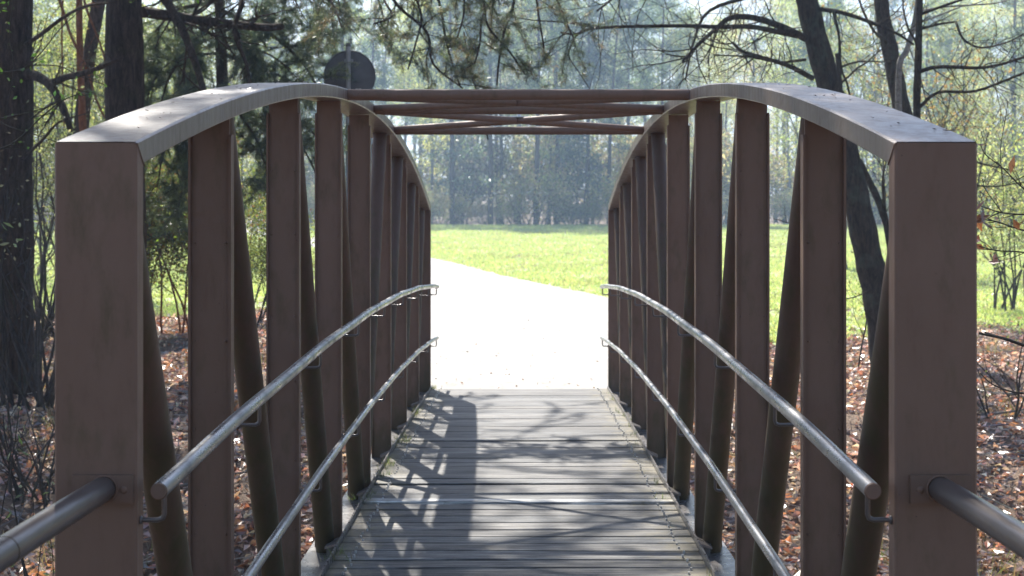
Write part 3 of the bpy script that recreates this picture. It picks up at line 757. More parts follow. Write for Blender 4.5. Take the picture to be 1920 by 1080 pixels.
def near_pine(name, base, top, r0, label, limbs, cat='pine tree', crown_z=5.0, seed=1, nb=26, dens=9, L=3.4, group=None, bias=(0, 0), shade_limbs=(), bark=None):
    global rng
    random.seed(seed); rng = np.random.default_rng(seed)
    t = thing(name, tuple(base), label=label, cat=cat, group=group)
    w = Wood(); b0 = np.array(base)-(0, 0, .3); tp = np.array(top)
    pts = [b0+(tp-b0)*s+np.array((.06*math.sin(6*s+seed), .05*math.cos(5*s), 0)) for s in np.linspace(0, 1, 8)]
    pts = bark_trunk(w, pts, r0, r0*.3)
    for pix, D, ra, rb, ntw, ltw in limbs:
        lp = trace(pix, D); w.limb(lp, ra, rb)
        if ntw: w.sprout(lp, rb*.6, ntw, ltw, 1, kids=4, grav=.35, bend=.45)
    wf = Wood(); H = tp[2]
    for hp in shade_limbs:  # overhead limbs out of view, added for the shade they cast
        lp = curve(hp, 5); w.limb(lp, .08, .02); wf.sprout(lp, .02, 11, 1.2, 2, kids=5, grav=.3, bend=.4, seg=5)
    for j in range(nb):
        z = crown_z+(H-crown_z)*(j+random.random())/nb; f = (z-b0[2])/(H-b0[2]); i = min(len(pts)-2, int(f*(len(pts)-1))); a = random.uniform(0, 6.28)
        prof = .45+.75*math.sin(math.pi*min(1, .25+.75*(z-crown_z)/(H-crown_z)))
        d = np.array((math.cos(a)+bias[0], math.sin(a)+bias[1], .25))
        wf.grow(pts[i], d, L*prof*random.uniform(.7, 1.2), .05*(1.15-f), 2, kids=5, spread=.85, grav=.55, bend=.4, seg=6)
    C, A = tufts_along(wf, dens, .02, rmax=.03)
    for V_ in wf.mb.V: w.mb.V.append(V_)
    w.mb.L.extend([i+w.mb.n for i in wf.mb.L]); w.mb.Z.extend(wf.mb.Z); w.mb.C.extend(wf.mb.C); w.mb.n += wf.mb.n
    fol = needles_mesh('needles', C, A, .09, .007, 16, palette(len(C), NEEDLE, .2))
    finish(t, w, bark or M_pinebark, fol, M_needle, 'needles')
    return t
# the two old pines on the left of the bridge, on the far bank
A0 = P(25, 790, 15.2); A0[2] = ground(A0[0], A0[1])
near_pine('pine_tree', A0, P(10, -2600, 15.2), .25, 'thick dark trunked pine at the left edge beside the bridge', [
    ([(30, 142), (60, 140), (92, 158), (116, 198), (133, 245)], (15.2, 14.6), .065, .03, 8, .5),
    ([(92, 158), (120, 146), (165, 135), (205, 118), (232, 106)], (15.0, 14.2), .045, .014, 8, .5),
    ([(30, 95), (75, 66), (120, 32), (160, 12), (215, 4)], (15.2, 14.4), .028, .01, 6, .4),
    ([(40, 300), (80, 262), (110, 230), (165, 212)], (15, 14.2), .022, .006, 6, .4)], seed=5, crown_z=5.4, nb=30, L=4.6, dens=20, bias=(.25, -.45), shade_limbs=[[(-5.3, 15, 9), (-4.8, 11, 10.5), (-4.0, 8, 11.2), (-3.4, 6, 11)], [(-5.3, 15, 11), (-5.4, 11, 12.5), (-5.2, 8, 13)], [(-5.3, 15, 10), (-3.6, 11.5, 11.4), (-2.4, 9, 11.8)], [(-5.3, 15, 8), (-5.4, 11, 9), (-5.2, 8.2, 9.3)]])  # long overhead limbs and biased crown added to shade the near path and posts
B0 = P(232, 700, 15.6); B0[2] = ground(B0[0], B0[1])
near_pine('pine_tree', B0, P(265, -2900, 15.6), .235, 'pine with a straight furrowed trunk rising behind the near left end post', [
    ([(268, 22), (340, 33), (420, 44), (490, 51), (529, 50)], (15.4, 14.4), .062, .034, 16, .5),
    ([(262, -60), (310, 0), (345, 62), (370, 130), (387, 190)], (15.4, 14.2), .055, .03, 12, .5),
    ([(250, -120), (420, -90), (640, -60), (800, -30)], (15.5, 13.6), .07, .03, 22, .8),
    ([(455, 5), (440, 60), (462, 120), (470, 170)], (14.7, 14.2), .03, .012, 8, .5)], seed=9, crown_z=4.9, nb=26, L=4.0, dens=20, bias=(.25, -.15), shade_limbs=[[(-4.1, 15.4, 7.6), (-3.4, 12.5, 8.6), (-2.8, 10.5, 9.0)], [(-4.1, 15.4, 9.6), (-4.0, 12.5, 10.4), (-4.2, 10.0, 10.6)], [(-4.1, 15.4, 11.0), (-2.4, 13.5, 11.6), (-1.2, 12.2, 11.6)], [(-4.1, 15.4, 6.6), (-2.9, 12.8, 7.2), (-1.8, 11.4, 7.4)]])  # unseen upper limbs added to shade the left chord and the deck

# dense pine boughs hanging behind the left arch: a lower, drooping pine
def bough_pine(name, base, label, roots, seed, D, dens=26, L=.9, col=NEEDLE, trunk=None, bark=M_pinebark, nl=.075, group=None, cat='pine tree'):
    global rng
    random.seed(seed); rng = np.random.default_rng(seed)
    t = thing(name, tuple(base), label=label, cat=cat, group=group); w = Wood()
    if trunk is not None: bark_trunk(w, trunk, .13, .03, 12)
    wf = Wood()
    for pix, r0, n, ll in roots:
        lp = trace(pix, (D, D-.9)); wf.limb(lp, r0, .008); wf.sprout(lp, .007, n, ll, 1, kids=5, grav=1.0, bend=.4, seg=6)
    C, A = tufts_along(wf, dens, .01, rmax=.008)
    for V_ in wf.mb.V: w.mb.V.append(V_)
    w.mb.L.extend([i+w.mb.n for i in wf.mb.L]); w.mb.Z.extend(wf.mb.Z); w.mb.C.extend(wf.mb.C); w.mb.n += wf.mb.n
    fol = needles_mesh('needles', C, A, nl, .0045, 14, palette(len(C), col, .2))
    finish(t, w, bark, fol, M_needle, 'needles'); return t
g0 = P(415, 640, 18); g0[2] = ground(g0[0], g0[1])
bough_pine('pine_tree', g0, 'dark drooping pine boughs filling the gap between the left trunks and the round sign', [
    ([(415, 100), (470, 120), (540, 150), (590, 190)], .03, 16, .8), ([(415, 60), (360, 90), (320, 140), (300, 200)], .03, 16, .8),
    ([(415, 20), (500, 60), (560, 110), (600, 170)], .03, 16, .8), ([(415, 0), (330, 20), (290, 60)], .03, 14, .8), ([(415, 150), (440, 200), (480, 260), (500, 320)], .025, 16, .7),
    ([(415, -60), (520, -30), (600, 0), (650, 30)], .03, 14, .7), ([(415, 170), (360, 210), (320, 250), (300, 300)], .025, 14, .7), ([(415, 90), (450, 90), (500, 100), (545, 130)], .02, 12, .7),
    ([(415, 180), (520, 200), (580, 240), (612, 300)], .02, 12, .6), ([(415, 210), (350, 230), (310, 280), (295, 350)], .02, 16, .6), ([(415, 230), (380, 260), (350, 320), (335, 390)], .02, 16, .6), ([(415, 240), (460, 260), (500, 310), (510, 360)], .02, 14, .5), ([(415, 100), (330, 110), (280, 170), (280, 260)], .02, 14, .7), ([(415, 190), (540, 250), (590, 320), (600, 380)], .016, 10, .5), ([(415, 40), (380, 60), (350, 110), (345, 170)], .02, 14, .8), ([(415, 60), (460, 50), (480, 60), (500, 90)], .02, 12, .8)],
    3, 17.6, dens=38, col=[(.03, .055, .028), (.05, .08, .035), (.09, .13, .05), (.16, .19, .08)], trunk=[g0-(0, 0, .3), P(420, 300, 18), P(412, 0, 18), P(405, -500, 18)])
# pine sprays hanging over the far end of the bridge from a tall leaning pine whose trunk is out of the picture
o0 = np.array((-6.5, 20.5, float(ground(-6.5, 20.5))))
bough_pine('pine_tree', o0, 'pine whose thin drooping sprays hang over the middle of the bridge from above', [
    ([(730, -80), (770, -20), (790, 30), (780, 80), (765, 130)], .014, 12, .35), ([(980, -80), (935, -20), (905, 30), (900, 80), (890, 120)], .014, 12, .35), ([(870, 60), (880, 130), (905, 200), (915, 262)], .008, 8, .2),
    ([(640, -130), (700, -60), (745, 10), (800, 60), (812, 120), (868, 166)], .02, 10, .45), ([(700, -120), (790, -60), (822, 0), (835, 70), (845, 110), (862, 160)], .018, 9, .42),
    ([(860, -120), (965, -60), (962, 10), (945, 60), (935, 120), (932, 160)], .018, 9, .40), ([(900, -100), (1010, -60), (1040, -10), (1060, 40), (1075, 70)], .018, 8, .4),
    ([(760, -120), (880, -60), (905, 0), (915, 50), (950, 90), (985, 140)], .016, 9, .40), ([(560, -60), (600, -20), (625, 10), (640, 50)], .016, 9, .4), ([(700, -60), (720, 0), (735, 30), (700, 45)], .014, 7, .35),
    ([(800, -100), (860, -40), (870, 20), (858, 70)], .014, 8, .35), ([(960, -80), (1000, -20), (1010, 30), (1020, 90)], .014, 7, .35)],
    4, 13.4, dens=25, nl=.06, col=[(.06, .085, .04), (.09, .12, .06), (.15, .18, .08), (.20, .16, .08)], trunk=[o0-(0, 0, .3), o0+(0.6, -1, 4), o0+(2.0, -2.6, 7.5), o0+(3.4, -4.5, 9.5)])
near_pine('young_pine', (P(170, 560, 19)[0], 19, float(ground(P(170, 560, 19)[0], 19))), P(150, -500, 19), .07, 'young pine with bare orange-tinted limbs between the two big left trunks', [
    ([(105, -20), (118, 20), (135, 72), (160, 122), (188, 205), (215, 240)], 18.6, .024, .012, 5, .4), ([(152, -20), (165, 25), (180, 62), (196, 110), (200, 170)], 18.6, .018, .01, 4, .4),
    ([(118, -10), (116, 60), (118, 160), (120, 240)], 18.8, .014, .008, 3, .3)], seed=77, crown_z=4.6, nb=12, L=1.6, cat='young pine', bark=M_orange)
# overhead crown carried by the leaning pine and its link to the sprays
random.seed(14); rng = np.random.default_rng(14)

# right-hand oaks
def oak(name, label, trunk, r0, r1, limbs, seed, bark=M_oakbark, crown=0, cat='oak tree', leaves=0, lsize=.02, lcols=SPRING, tw=.5, group=None, crownL=3.0, top=None):
    global rng
    random.seed(seed); rng = np.random.default_rng(seed)
    tp = [np.array(p, float) for p in trunk]; base = tp[0].copy(); base[2] = ground(base[0], base[1])
    t = thing(name, tuple(base), label=label, cat=cat, group=group); w = Wood(); tp[0] = base-(0, 0, .3)
    pts = bark_trunk(w, tp, r0, r1, 18 if r0 > .1 else 10)
    for pix, D, ra, rb, n, ll in limbs:
        lp = trace(pix, D); w.limb(lp, ra, rb)
        if n: w.sprout(lp, rb*.7, int(n*2.5), ll*1.15, 2 if ll > .4 else 1, kids=3, bend=.5, spread=.9, up=.1, seg=6)
    if crown:
        for j in range(crown):
            i = random.randint(int(len(pts)*.55), len(pts)-2); a = random.uniform(0, 6.28)
            w.grow(pts[i], (math.cos(a), math.sin(a), .55), crownL*random.uniform(.6, 1.2), r1*.5, 3, kids=4, bend=.45, spread=.85, up=.2, seg=7)
    fol = None
    if leaves:
        T = np.array(w.tips); T = T[T[:, 2] > .3]; C = T[rng.integers(0, len(T), leaves)]+rng.normal(size=(leaves, 3))*.05
        fol = leaves_mesh('leaves', C, lsize, palette(leaves, lcols, .2))
    finish(t, w, bark, fol, M_leaf, 'leaves'); return t
Q = lambda x, y, s=0: (1280+x/3., y/3.)
DC = 16.0
oak('oak_tree', 'leaning oak with the thickest dark trunk behind the right arch', [P(1668, 690, DC), P(1652, 600, DC), P(1628, 480, DC), P(1598, 340, DC), P(1562, 190, DC), P(1522, 40, DC), P(1500, -80, DC), P(1440, -500, DC), P(1400, -1100, DC)], .175, .10, [
    ([Q(690, 215), Q(560, 152), Q(400, 100), Q(270, 100), Q(190, 160), Q(100, 240), Q(0, 345)], (15.9, 14.6), .045, .014, 14, .6),
    ([Q(670, 205), Q(520, 176), Q(380, 150), Q(200, 152), Q(0, 145), (1122, 52), (1081, 64), (1052, 61)], (15.9, 14.2), .035, .009, 12, .45),
    ([(1122, 53), (1060, 42), (1000, 38), (960, 31)], (14.6, 14.2), .011, .004, 5, .35),
    ([(1081, 64), (1066, 102), (1084, 133), (1106, 167)], (14.3, 14.1), .009, .004, 2, .2),
    ([Q(730, 440), Q(600, 372), Q(470, 330), Q(340, 290), Q(280, 240)], (15.9, 14.9), .032, .014, 9, .5),
    ([Q(690, 335), Q(540, 350), Q(380, 320), Q(180, 310)], (15.9, 15), .018, .007, 6, .4),
    ([Q(760, 50), Q(900, 72), Q(1070, 130), Q(1200, 185), Q(1300, 250)], (15.9, 15.2), .028, .012, 6, .45),
    ([Q(845, 62), Q(878, 200), Q(890, 380), Q(930, 490), (1600, 230)], (15.6, 15.3), .018, .010, 3, .3),
    ([(1520, -40), (1420, -10), (1330, 20), (1300, 80), (1285, 150)], (15.8, 14.6), .03, .008, 12, .6),
    ([(1510, -80), (1380, -60), (1280, -30), (1180, -20), (1120, 20)], (15.8, 13.6), .04, .01, 16, .7),
    ([(1600, 340), (1540, 400), (1500, 420), (1450, 410)], (15.9, 15.2), .012, .004, 6, .4),
    ([(1640, 540), (1590, 560), (1540, 548)], (15.9, 15.2), .010, .003, 4, .3)],
    21, crown=3, crownL=2.6)
oak('oak_tree', 'mossy oak trunk standing second behind the right arch, with a pale side limb', [P(1760, 700, 17.5), P(1742, 500, 17.5), P(1712, 300, 17.5), P(1690, 200, 17.5), P(1668, 90, 17.5), P(1652, 0, 17.5), P(1630, -300, 17.5), P(1600, -900, 17.5)], .135, .07, [
    ([(1665, 80), (1640, 60), (1618, 20), (1612, 0)], (17.4, 17), .02, .012, 4, .4),
    ([(1700, 230), (1760, 260), (1820, 300), (1900, 320)], (17.4, 16.6), .025, .008, 10, .6)], 22, crown=2, crownL=2.4)
oak('oak_tree', 'pale sunlit limb leaning between the mossy oak and the slender straight stem', [P(1700, 690, 17), P(1690, 400, 17), P(1685, 145, 17), P(1700, 95, 17), P(1714, 45, 17), P(1722, -30, 17), P(1735, -300, 17)], .045, .025, [
    ([Q(1340, 60), Q(1500, 36), Q(1750, 20), Q(1850, -10)], (16.8, 16), .014, .006, 8, .4)], 23, bark=M_pale, crown=1, crownL=1.5)
oak('young_oak', 'slender straight dark stem right of the mossy oak, forking into long thin boughs', [P(1728, 640, 15), P(1724, 400, 15), P(1719, 210, 15), P(1722, 100, 15), P(1724, 0, 15), P(1730, -300, 15)], .046, .034, [
    ([Q(1335, 402), Q(1450, 376), Q(1700, 380), Q(1920, 322), (1990, 80)], (15, 14), .024, .010, 12, .5),
    ([Q(1330, 165), Q(1450, 135), Q(1535, 122)], (15, 14.6), .016, .010, 3, .3),
    ([Q(1535, 122), Q(1580, 220), Q(1680, 268), Q(1820, 240), Q(1920, 190)], (14.6, 14), .014, .007, 9, .45),
    ([Q(1330, 605), Q(1440, 520), Q(1650, 512), Q(1920, 410), (1990, 110)], (15, 14), .020, .009, 12, .5),
    ([(1726, 260), (1760, 270), (1800, 330), (1850, 350), (1930, 340)], (15, 14), .014, .006, 12, .5)], 24, crown=2, crownL=1.8, cat='young tree')
oak('young_oak', 'thin yellow mossy stem leaning left beside the thick oak below the right arch', [P(1700, 640, 16.6), P(1672, 480, 16.6), P(1652, 390, 16.6), P(1612, 305, 16.6), P(1585, 260, 16.6), P(1570, 100, 16.6)], .05, .03, [
    ([(1660, 400), (1655, 340), (1662, 300)], (16.6, 16.2), .02, .008, 5, .4)], 25, crown=3, crownL=1.2, cat='young tree')

# broadleaf shrubs and small trees filling the middle distance
def shrub(name, label, px, D, w_, h, n, cols, seed, size=.035, stems=10, bark=M_twig, cat='shrub', group=None, clump=.22, lvl=3, shift=0., mat_=None, up=.5):
    global rng
    random.seed(seed); rng = np.random.default_rng(seed)
    x = CX+(px-976)*D/F; z = float(ground(x, D)); t = thing(name, (x, D, z), label=label, cat=cat, group=group); w = Wood()
    for j in range(stems):
        a = random.uniform(0, 6.28); lean = random.uniform(.1, .55)*w_/h*1.6
        w.grow((x+random.uniform(-.2, .2)*w_, D+random.uniform(-.15, .15)*w_, z-.15), (math.cos(a)*lean, math.sin(a)*lean, 1), h*random.uniform(.6, .95), .007+.004*h, lvl, kids=4, spread=.75, bend=.35, up=up, ratio=.5, seg=6)
    T = np.array(w.tips)
    fol = None
    if n:
        C = T[rng.integers(0, len(T), n)]+rng.normal(size=(n, 3))*clump*(1, 1, .8); C = C[C[:, 2] > z+.05]
        fol = leaves_mesh('leaves', C, size, palette(len(C), cols, .25))
    finish(t, w, bark, fol, mat_ or M_leaf, 'leaves', 'stems'); return t
OLIVE = [(.14, .17, .05), (.10, .13, .04), (.19, .21, .06), (.07, .09, .03)]
CONI = [(.055, .085, .03), (.09, .12, .035), (.14, .17, .05), (.04, .06, .025)]
shrub('juniper_bush', 'dense olive conifer bush between the near left end post and the first upright', 325, 21, 1.3, 3.5, 30000, [(.10, .14, .05), (.17, .21, .06), (.26, .29, .09), (.05, .075, .04), (.24, .12, .05)], 51, .024, 5, M_orange, clump=.2)
shrub('juniper_bush', 'olive and yellow conifer bush behind the first and second left uprights', 470, 24, 1.0, 2.6, 14000, [(.12, .16, .05), (.22, .26, .07), (.32, .35, .10)], 52, .024, 6, M_twig, clump=.14)
shrub('shrub', 'tangled grey-green budding thicket right of the far left pine trunk', 100, 21, 2.4, 4.8, 16000, [(.16, .19, .08), (.26, .29, .12), (.36, .38, .17), (.10, .12, .06)], 53, .026, 16, clump=.3, lvl=3)
shrub('shrub', 'loose thicket of thin stems with pale green buds behind the left end post', 215, 30, 3.5, 6.4, 22000, [(.16, .19, .08), (.28, .31, .13), (.38, .40, .18), (.10, .12, .06)], 54, .03, 14, clump=.4)
shrub('shrub', 'pale yellow-green leafing bush right of the near right end post', 1905, 27, 2.2, 3.9, 6500, [(.40, .43, .20), (.50, .51, .30), (.30, .34, .16)], 55, .036, 12, clump=.3)
shrub('shrub', 'bushy spring-green sapling behind the oak trunks', 1790, 38, 3.6, 6.2, 5500, [(.18, .22, .12), (.30, .33, .20), (.40, .41, .28)], 56, .04, 12, clump=.45)
shrub('birch_tree', 'pale budding tree with hanging sprays between the two right oaks', 1610, 44, 3.6, 9.5, 6000, [(.27, .31, .17), (.38, .40, .24), (.18, .22, .12)], 57, .045, 6, M_pale, cat='birch tree', clump=.5)
shrub('birch_tree', 'tall budding tree above the olive thicket on the left', 60, 40, 4.0, 10.5, 14000, [(.26, .31, .15), (.38, .41, .20), (.16, .20, .10)], 58, .045, 7, M_pale, cat='birch tree', clump=.5)
shrub('birch_tree', 'hazy green tree behind the drooping pine boughs on the left', 420, 46, 3.4, 8.6, 10000, [(.20, .25, .13), (.30, .34, .18), (.13, .17, .09)], 59, .045, 6, M_twig, cat='tree', clump=.5)
shrub('beech_tree', 'young beech keeping tan dry leaves behind the slender stem', 1745, 24, 2.4, 5.6, 1900, [(.24, .17, .09), (.30, .20, .10), (.20, .19, .09)], 60, .035, 6, M_twig, cat='beech tree', clump=.3)
shrub('shrub', 'tangled bare twigs crowding the foot of the thick pine at the left edge', 55, 14.2, 1.3, 3.0, 260, [(.3, .28, .2)], 65, .02, stems=22, lvl=3, up=.1)
shrub('shrub', 'low bare grey thicket at the ditch bank below the left end post', 60, 11.5, 1.2, 1.4, 0, OLIVE, 61, stems=16, lvl=2, up=.1)
shrub('shrub', 'low leafless twigs between the first right upright and the near right end post', 1625, 17.0, .6, 1.9, 120, OLIVE, 62, .02, stems=3, lvl=2)
shrub('shrub', 'thin dark sapling between the first and second left uprights', 490, 14.8, .5, 2.1, 160, SPRING, 63, .018, stems=3, lvl=2)
shrub('shrub', 'thin bare stems leaning out of the litter right of the far right trunk', 1880, 14.0, 1.6, 1.5, 60, OLIVE, 64, .02, stems=7, lvl=2, up=-.1)

# twigs close to the camera
def twigs(name, base, label, roots, seed, leaf, bark=M_twig, cat='shrub', stems=None, lname='leaves', lmat=None):
    """roots: (pixel polyline, D, r0, r1, n side twigs, length); leaf: (n, size, cols)"""
    global rng
    random.seed(seed); rng = np.random.default_rng(seed)
    t = thing(name, tuple(base), label=label, cat=cat); w = Wood()
    for s_ in (stems or []): w.limb(curve(s_, 5), .012, .004, 8)
    wt = Wood()
    for pix, D, r0, r1, n, ll in roots:
        lp = trace(pix, D); w.limb(lp, r0, r1, 6); wt.segs.append((lp, r0, r1)); wt.tips.append(lp[-1])
        for j in range(n):
            i = random.randint(1, len(lp)-2); d0 = norm(lp[i+1]-lp[i]); sd = rv(); sd -= sd.dot(d0)*d0
            p = w.limb([lp[i], lp[i]+norm(d0+norm(sd)*.9)*ll*.5, lp[i]+norm(d0*1.2+norm(sd)*.8)*ll*random.uniform(.7, 1.2)], r1*.9, r1*.5, 5)
            wt.tips.append(p[-1]); wt.segs.append((np.array(p), r1, r1))
    n, size, cols, asp = leaf; C = []
    T = wt.tips
    for j in range(n):
        if j < len(T): C.append(T[j]); continue
        pts = wt.segs[random.randrange(len(wt.segs))][0]; i = random.randrange(len(pts)); C.append(np.array(pts[i])+rv()*.006)
    fol = leaves_mesh('leaves', np.array(C), size, palette(n, cols, .2), aspect=asp, fold=.12)
    finish(t, w, bark, fol, lmat or M_leaf, lname, 'stems')
GL = [(.10, .19, .04), (.14, .24, .06), (.08, .13, .04)]
gx, gy = -1.75, 3.9; gz = float(ground(gx, gy))
st = [[(gx, gy, gz-.1), (gx+.02, gy, .6), P(-60, 430, 3.9), P(-30, 283, 3.9)], [(gx, gy, gz-.1), (gx-.02, gy, .9), P(-70, 300, 4.0), P(-10, 138, 4.0)]]
twigs('willow_shrub', (gx, gy, gz), 'thin budding willow twigs reaching in at the left edge above the near end post', [
    ([(-10, 138), (45, 128), (80, 95), (112, 55), (150, 20)], 4.0, .0022, .0012, 7, .05), ([(48, 122), (110, 124), (150, 143), (198, 160)], 4.0, .0016, .001, 5, .04),
    ([(-30, 283), (10, 276), (45, 252), (75, 222), (115, 190), (150, 175)], 3.9, .003, .0015, 4, .05), ([(-20, 226), (40, 214), (90, 200), (118, 184)], 3.9, .002, .0012, 3, .04),
    ([(-10, 226), (30, 242), (70, 254), (110, 268)], 3.9, .0018, .001, 3, .04), ([(-10, 30), (10, 14), (25, -10)], 3.9, .002, .001, 2, .04), ([(25, 0), (18, 60), (26, 130), (15, 190), (10, 220)], 4.1, .0016, .001, 4, .03),
    ([(210, -20), (240, -5), (270, 12), (280, 30)], 4.2, .001, .0008, 2, .02), ([(352, -20), (390, 20), (415, 42)], 4.3, .0008, .0006, 1, .02)], 71, (75, .008, GL, .55), stems=st)
gx, gy = -1.55, 4.3; gz = float(ground(gx, gy))
twigs('willow_shrub', (gx, gy, gz), 'grey-green willow shoots with furry buds below the left approach rail', [
    ([(60, 1180), (35, 1000), (20, 900), (28, 830), (36, 765)], 4.3, .0032, .0014, 5, .05), ([(-20, 1120), (0, 980), (14, 905), (30, 860), (48, 850)], 4.2, .002, .0014, 3, .05),
    ([(30, 880), (60, 925), (62, 985)], 4.3, .0014, .001, 3, .04), ([(70, 915), (110, 895), (150, 880)], 4.3, .001, .001, 2, .03),
    ([(60, 1180), (75, 1040), (82, 960), (86, 925)], 4.4, .002, .0012, 3, .04), ([(-20, 520), (-6, 470), (8, 425)], 4.0, .0018, .0012, 3, .03), ([(-20, 480), (0, 462), (28, 460)], 4.0, .0014, .001, 2, .03),
    ([(90, 1180), (100, 1070), (92, 1000), (80, 960)], 4.4, .0018, .001, 4, .04)], 72, (46, .014, [(.22, .26, .17), (.30, .33, .24), (.16, .22, .12)], .32), stems=[[(gx, gy, gz-.1), P(60, 1180, 4.3), P(40, 1040, 4.3)]])
gx, gy = 2.3, 5.2; gz = float(ground(gx, gy))
st = [[(gx, gy, gz-.1), P(1990, 800, 5.2), P(1960, 560, 5.2), P(1950, 440, 5.2)], [P(1960, 560, 5.2), P(1965, 350, 5.3), P(1940, 200, 5.4)]]
twigs('oak_sapling', (gx, gy, gz), 'oak twigs with a few curled brown leaves right of the near right end post', [
    ([(1955, 400), (1915, 402), (1875, 398), (1838, 386)], 5.2, .0035, .002, 4, .09), ([(1950, 440), (1905, 428), (1870, 416), (1836, 410)], 5.2, .0035, .0018, 4, .09),
    ([(1960, 480), (1910, 472), (1870, 470), (1836, 462)], 5.2, .003, .002, 4, .1), ([(1955, 380), (1915, 350), (1880, 315), (1848, 290), (1838, 270)], 5.2, .003, .0016, 6, .08),
    ([(1880, 400), (1858, 370), (1846, 352), (1842, 335)], 5.2, .0018, .0012, 4, .05), ([(1960, 300), (1920, 330), (1890, 345)], 5.2, .003, .001, 4, .06),
    ([(1880, 350), (1876, 280), (1884, 230), (1890, 190)], 5.2, .0018, .001, 4, .05), ([(1990, 660), (1930, 650), (1880, 634), (1836, 625)], 5.6, .008, .005, 3, .12),
    ([(1960, 740), (1900, 735), (1860, 720), (1838, 700)], 6.0, .004, .002, 3, .1)], 73, (17, .034, BROWNL, .4), cat='sapling', stems=st, lmat=M_litter)
# fallen dead branches on the banks
def dead(px, py, D, L, ang, r, label, seed):
    random.seed(seed)
    p = P(px, py, D); x, y = p[0], D; t = thing('fallen_branch', (x, y, float(ground(x, y))), label=label, cat='branch', group='fallen branches on the banks'); w = Wood()
    pts = [np.array((x+math.cos(ang)*L*s, y+math.sin(ang)*L*s, float(ground(x+math.cos(ang)*L*s, y+math.sin(ang)*L*s))+.05+.1*math.sin(2.6*s))) for s in np.linspace(-.5, .5, 7)]
    w.limb(pts, r, r*.4); w.sprout(pts, r*.35, 6, L*.3, 1, kids=3); w.build('wood', M_dead, t)
dead(335, 625, 15.5, 1.0, .25, .014, 'bleached branch in the leaf litter left of the first left upright', 81)
dead(80, 820, 11, 1.6, .5, .02, 'grey fallen branch in the brush under the left trunk', 82)
dead(1885, 680, 15, 2.6, -.1, .025, 'long pale fallen branch on the right bank beside the near end post', 83)
dead(1870, 700, 14, 2.0, .5, .018, 'thin fallen branch crossing the litter on the right bank', 84)
dead(340, 760, 12, 1.3, -.2, .018, 'grey fallen branch on the dark left bank behind the first upright', 85)

# ---------------------------------------------------------------- ground cover (nobody could count it)
rng = np.random.default_rng(5); random.seed(5)
n = 120000
y = 2.5+28*rng.random(n*3)**.85; x = (rng.random(n*3)*2-1)*(.46*y+3.2); clmp = np.sin(x*2.1+1.3*np.sin(y*1.1))*np.sin(y*2.6+x*.7)
l, r = path_x(y); edge = meadow_edge(x)
keep = ((x < l-.12) | (x > r+.12)) & (y < edge+.6*rng.random(n*3)**3*3)
keep &= ~((np.abs(x) < 1.12) & (y > 3.3) & (y < 14.6)); keep &= rng.random(len(x)) < .62+.38*clmp
x, y = x[keep][:n], y[keep][:n]; z = ground(x, y)+rng.uniform(.004, .05, len(x))
cols = palette(len(x), [(.52, .29, .18), (.42, .20, .10), (.60, .45, .34), (.72, .60, .50), (.52, .41, .33), (.26, .15, .10), (.14, .09, .06)], .28)
me = leaves_mesh('leaf_litter', np.stack([x, y, z], 1), .036, cols, aspect=.55, fold=.4, flat=.62, jitter=.65)
link('leaf_litter', me, M_litter, kind='stuff', label='brown fallen leaves covering the ditch banks on both sides of the bridge', cat='fallen leaves')
def grass(name, x, y, h, wdt, cols, lab, k=3, mat_=M_grass):
    z = ground(x, y); n = len(x)
    B = np.repeat(np.stack([x, y, z], 1), k, 0)+rng.normal(size=(n*k, 3))*(.03, .03, 0)
    d = rng.normal(size=(n*k, 3))*(.42, .42, 0)+(0, 0, 1); h_ = np.repeat(h, k)[:, None]*rng.uniform(.6, 1.3, (n*k, 1))
    a = rng.uniform(0, 6.28, n*k); wv = np.stack([np.cos(a), np.sin(a), a*0], 1)*wdt
    v = np.stack([B-wv, B+wv, B+d*h_], 1).reshape(-1, 3)
    me = mesh_np(name, v, np.arange(3*n*k), np.full(n*k, 3), col=np.repeat(palette(n*k, cols, .2), 3, 0))
    link(name, me, mat_, kind='stuff', label=lab, cat='grass')
n = 210000; y = 20+84*rng.random(n)**1.4; x = (rng.random(n)*2-1)*(.40*y+3)
l, r = path_x(y); keep = ((x < l+.02) | (x > r-.02)) & (y > meadow_edge(x)-.4); x, y = x[keep], y[keep]
grass('grass', x, y, .03+.0009*y+.035*(np.sin(x*1.3)*np.sin(y*.9) > .3), .006+.00022*y.mean(), [(.38, .47, .17), (.44, .53, .21), (.49, .54, .26), (.52, .49, .30)], 'bright green meadow grass beyond the ditch')
n = 5200; y = rng.uniform(4, 20, n); x = (rng.random(n)*2-1)*(.44*y+1.5); l, r = path_x(y)
keep = ((x < l-.3) | (x > r+.3)) & (np.sin(x*1.9+y*.8)+np.sin(y*1.7-x) > .55); keep &= ~((np.abs(x) < 1.3) & (y < 14.6)); x, y = x[keep], y[keep]
grass('dry_grass', x, y, np.full(len(x), .20), .003, [(.30, .22, .11), (.22, .15, .08), (.14, .17, .06)], 'dry grass and weed tufts on the ditch banks', 6)
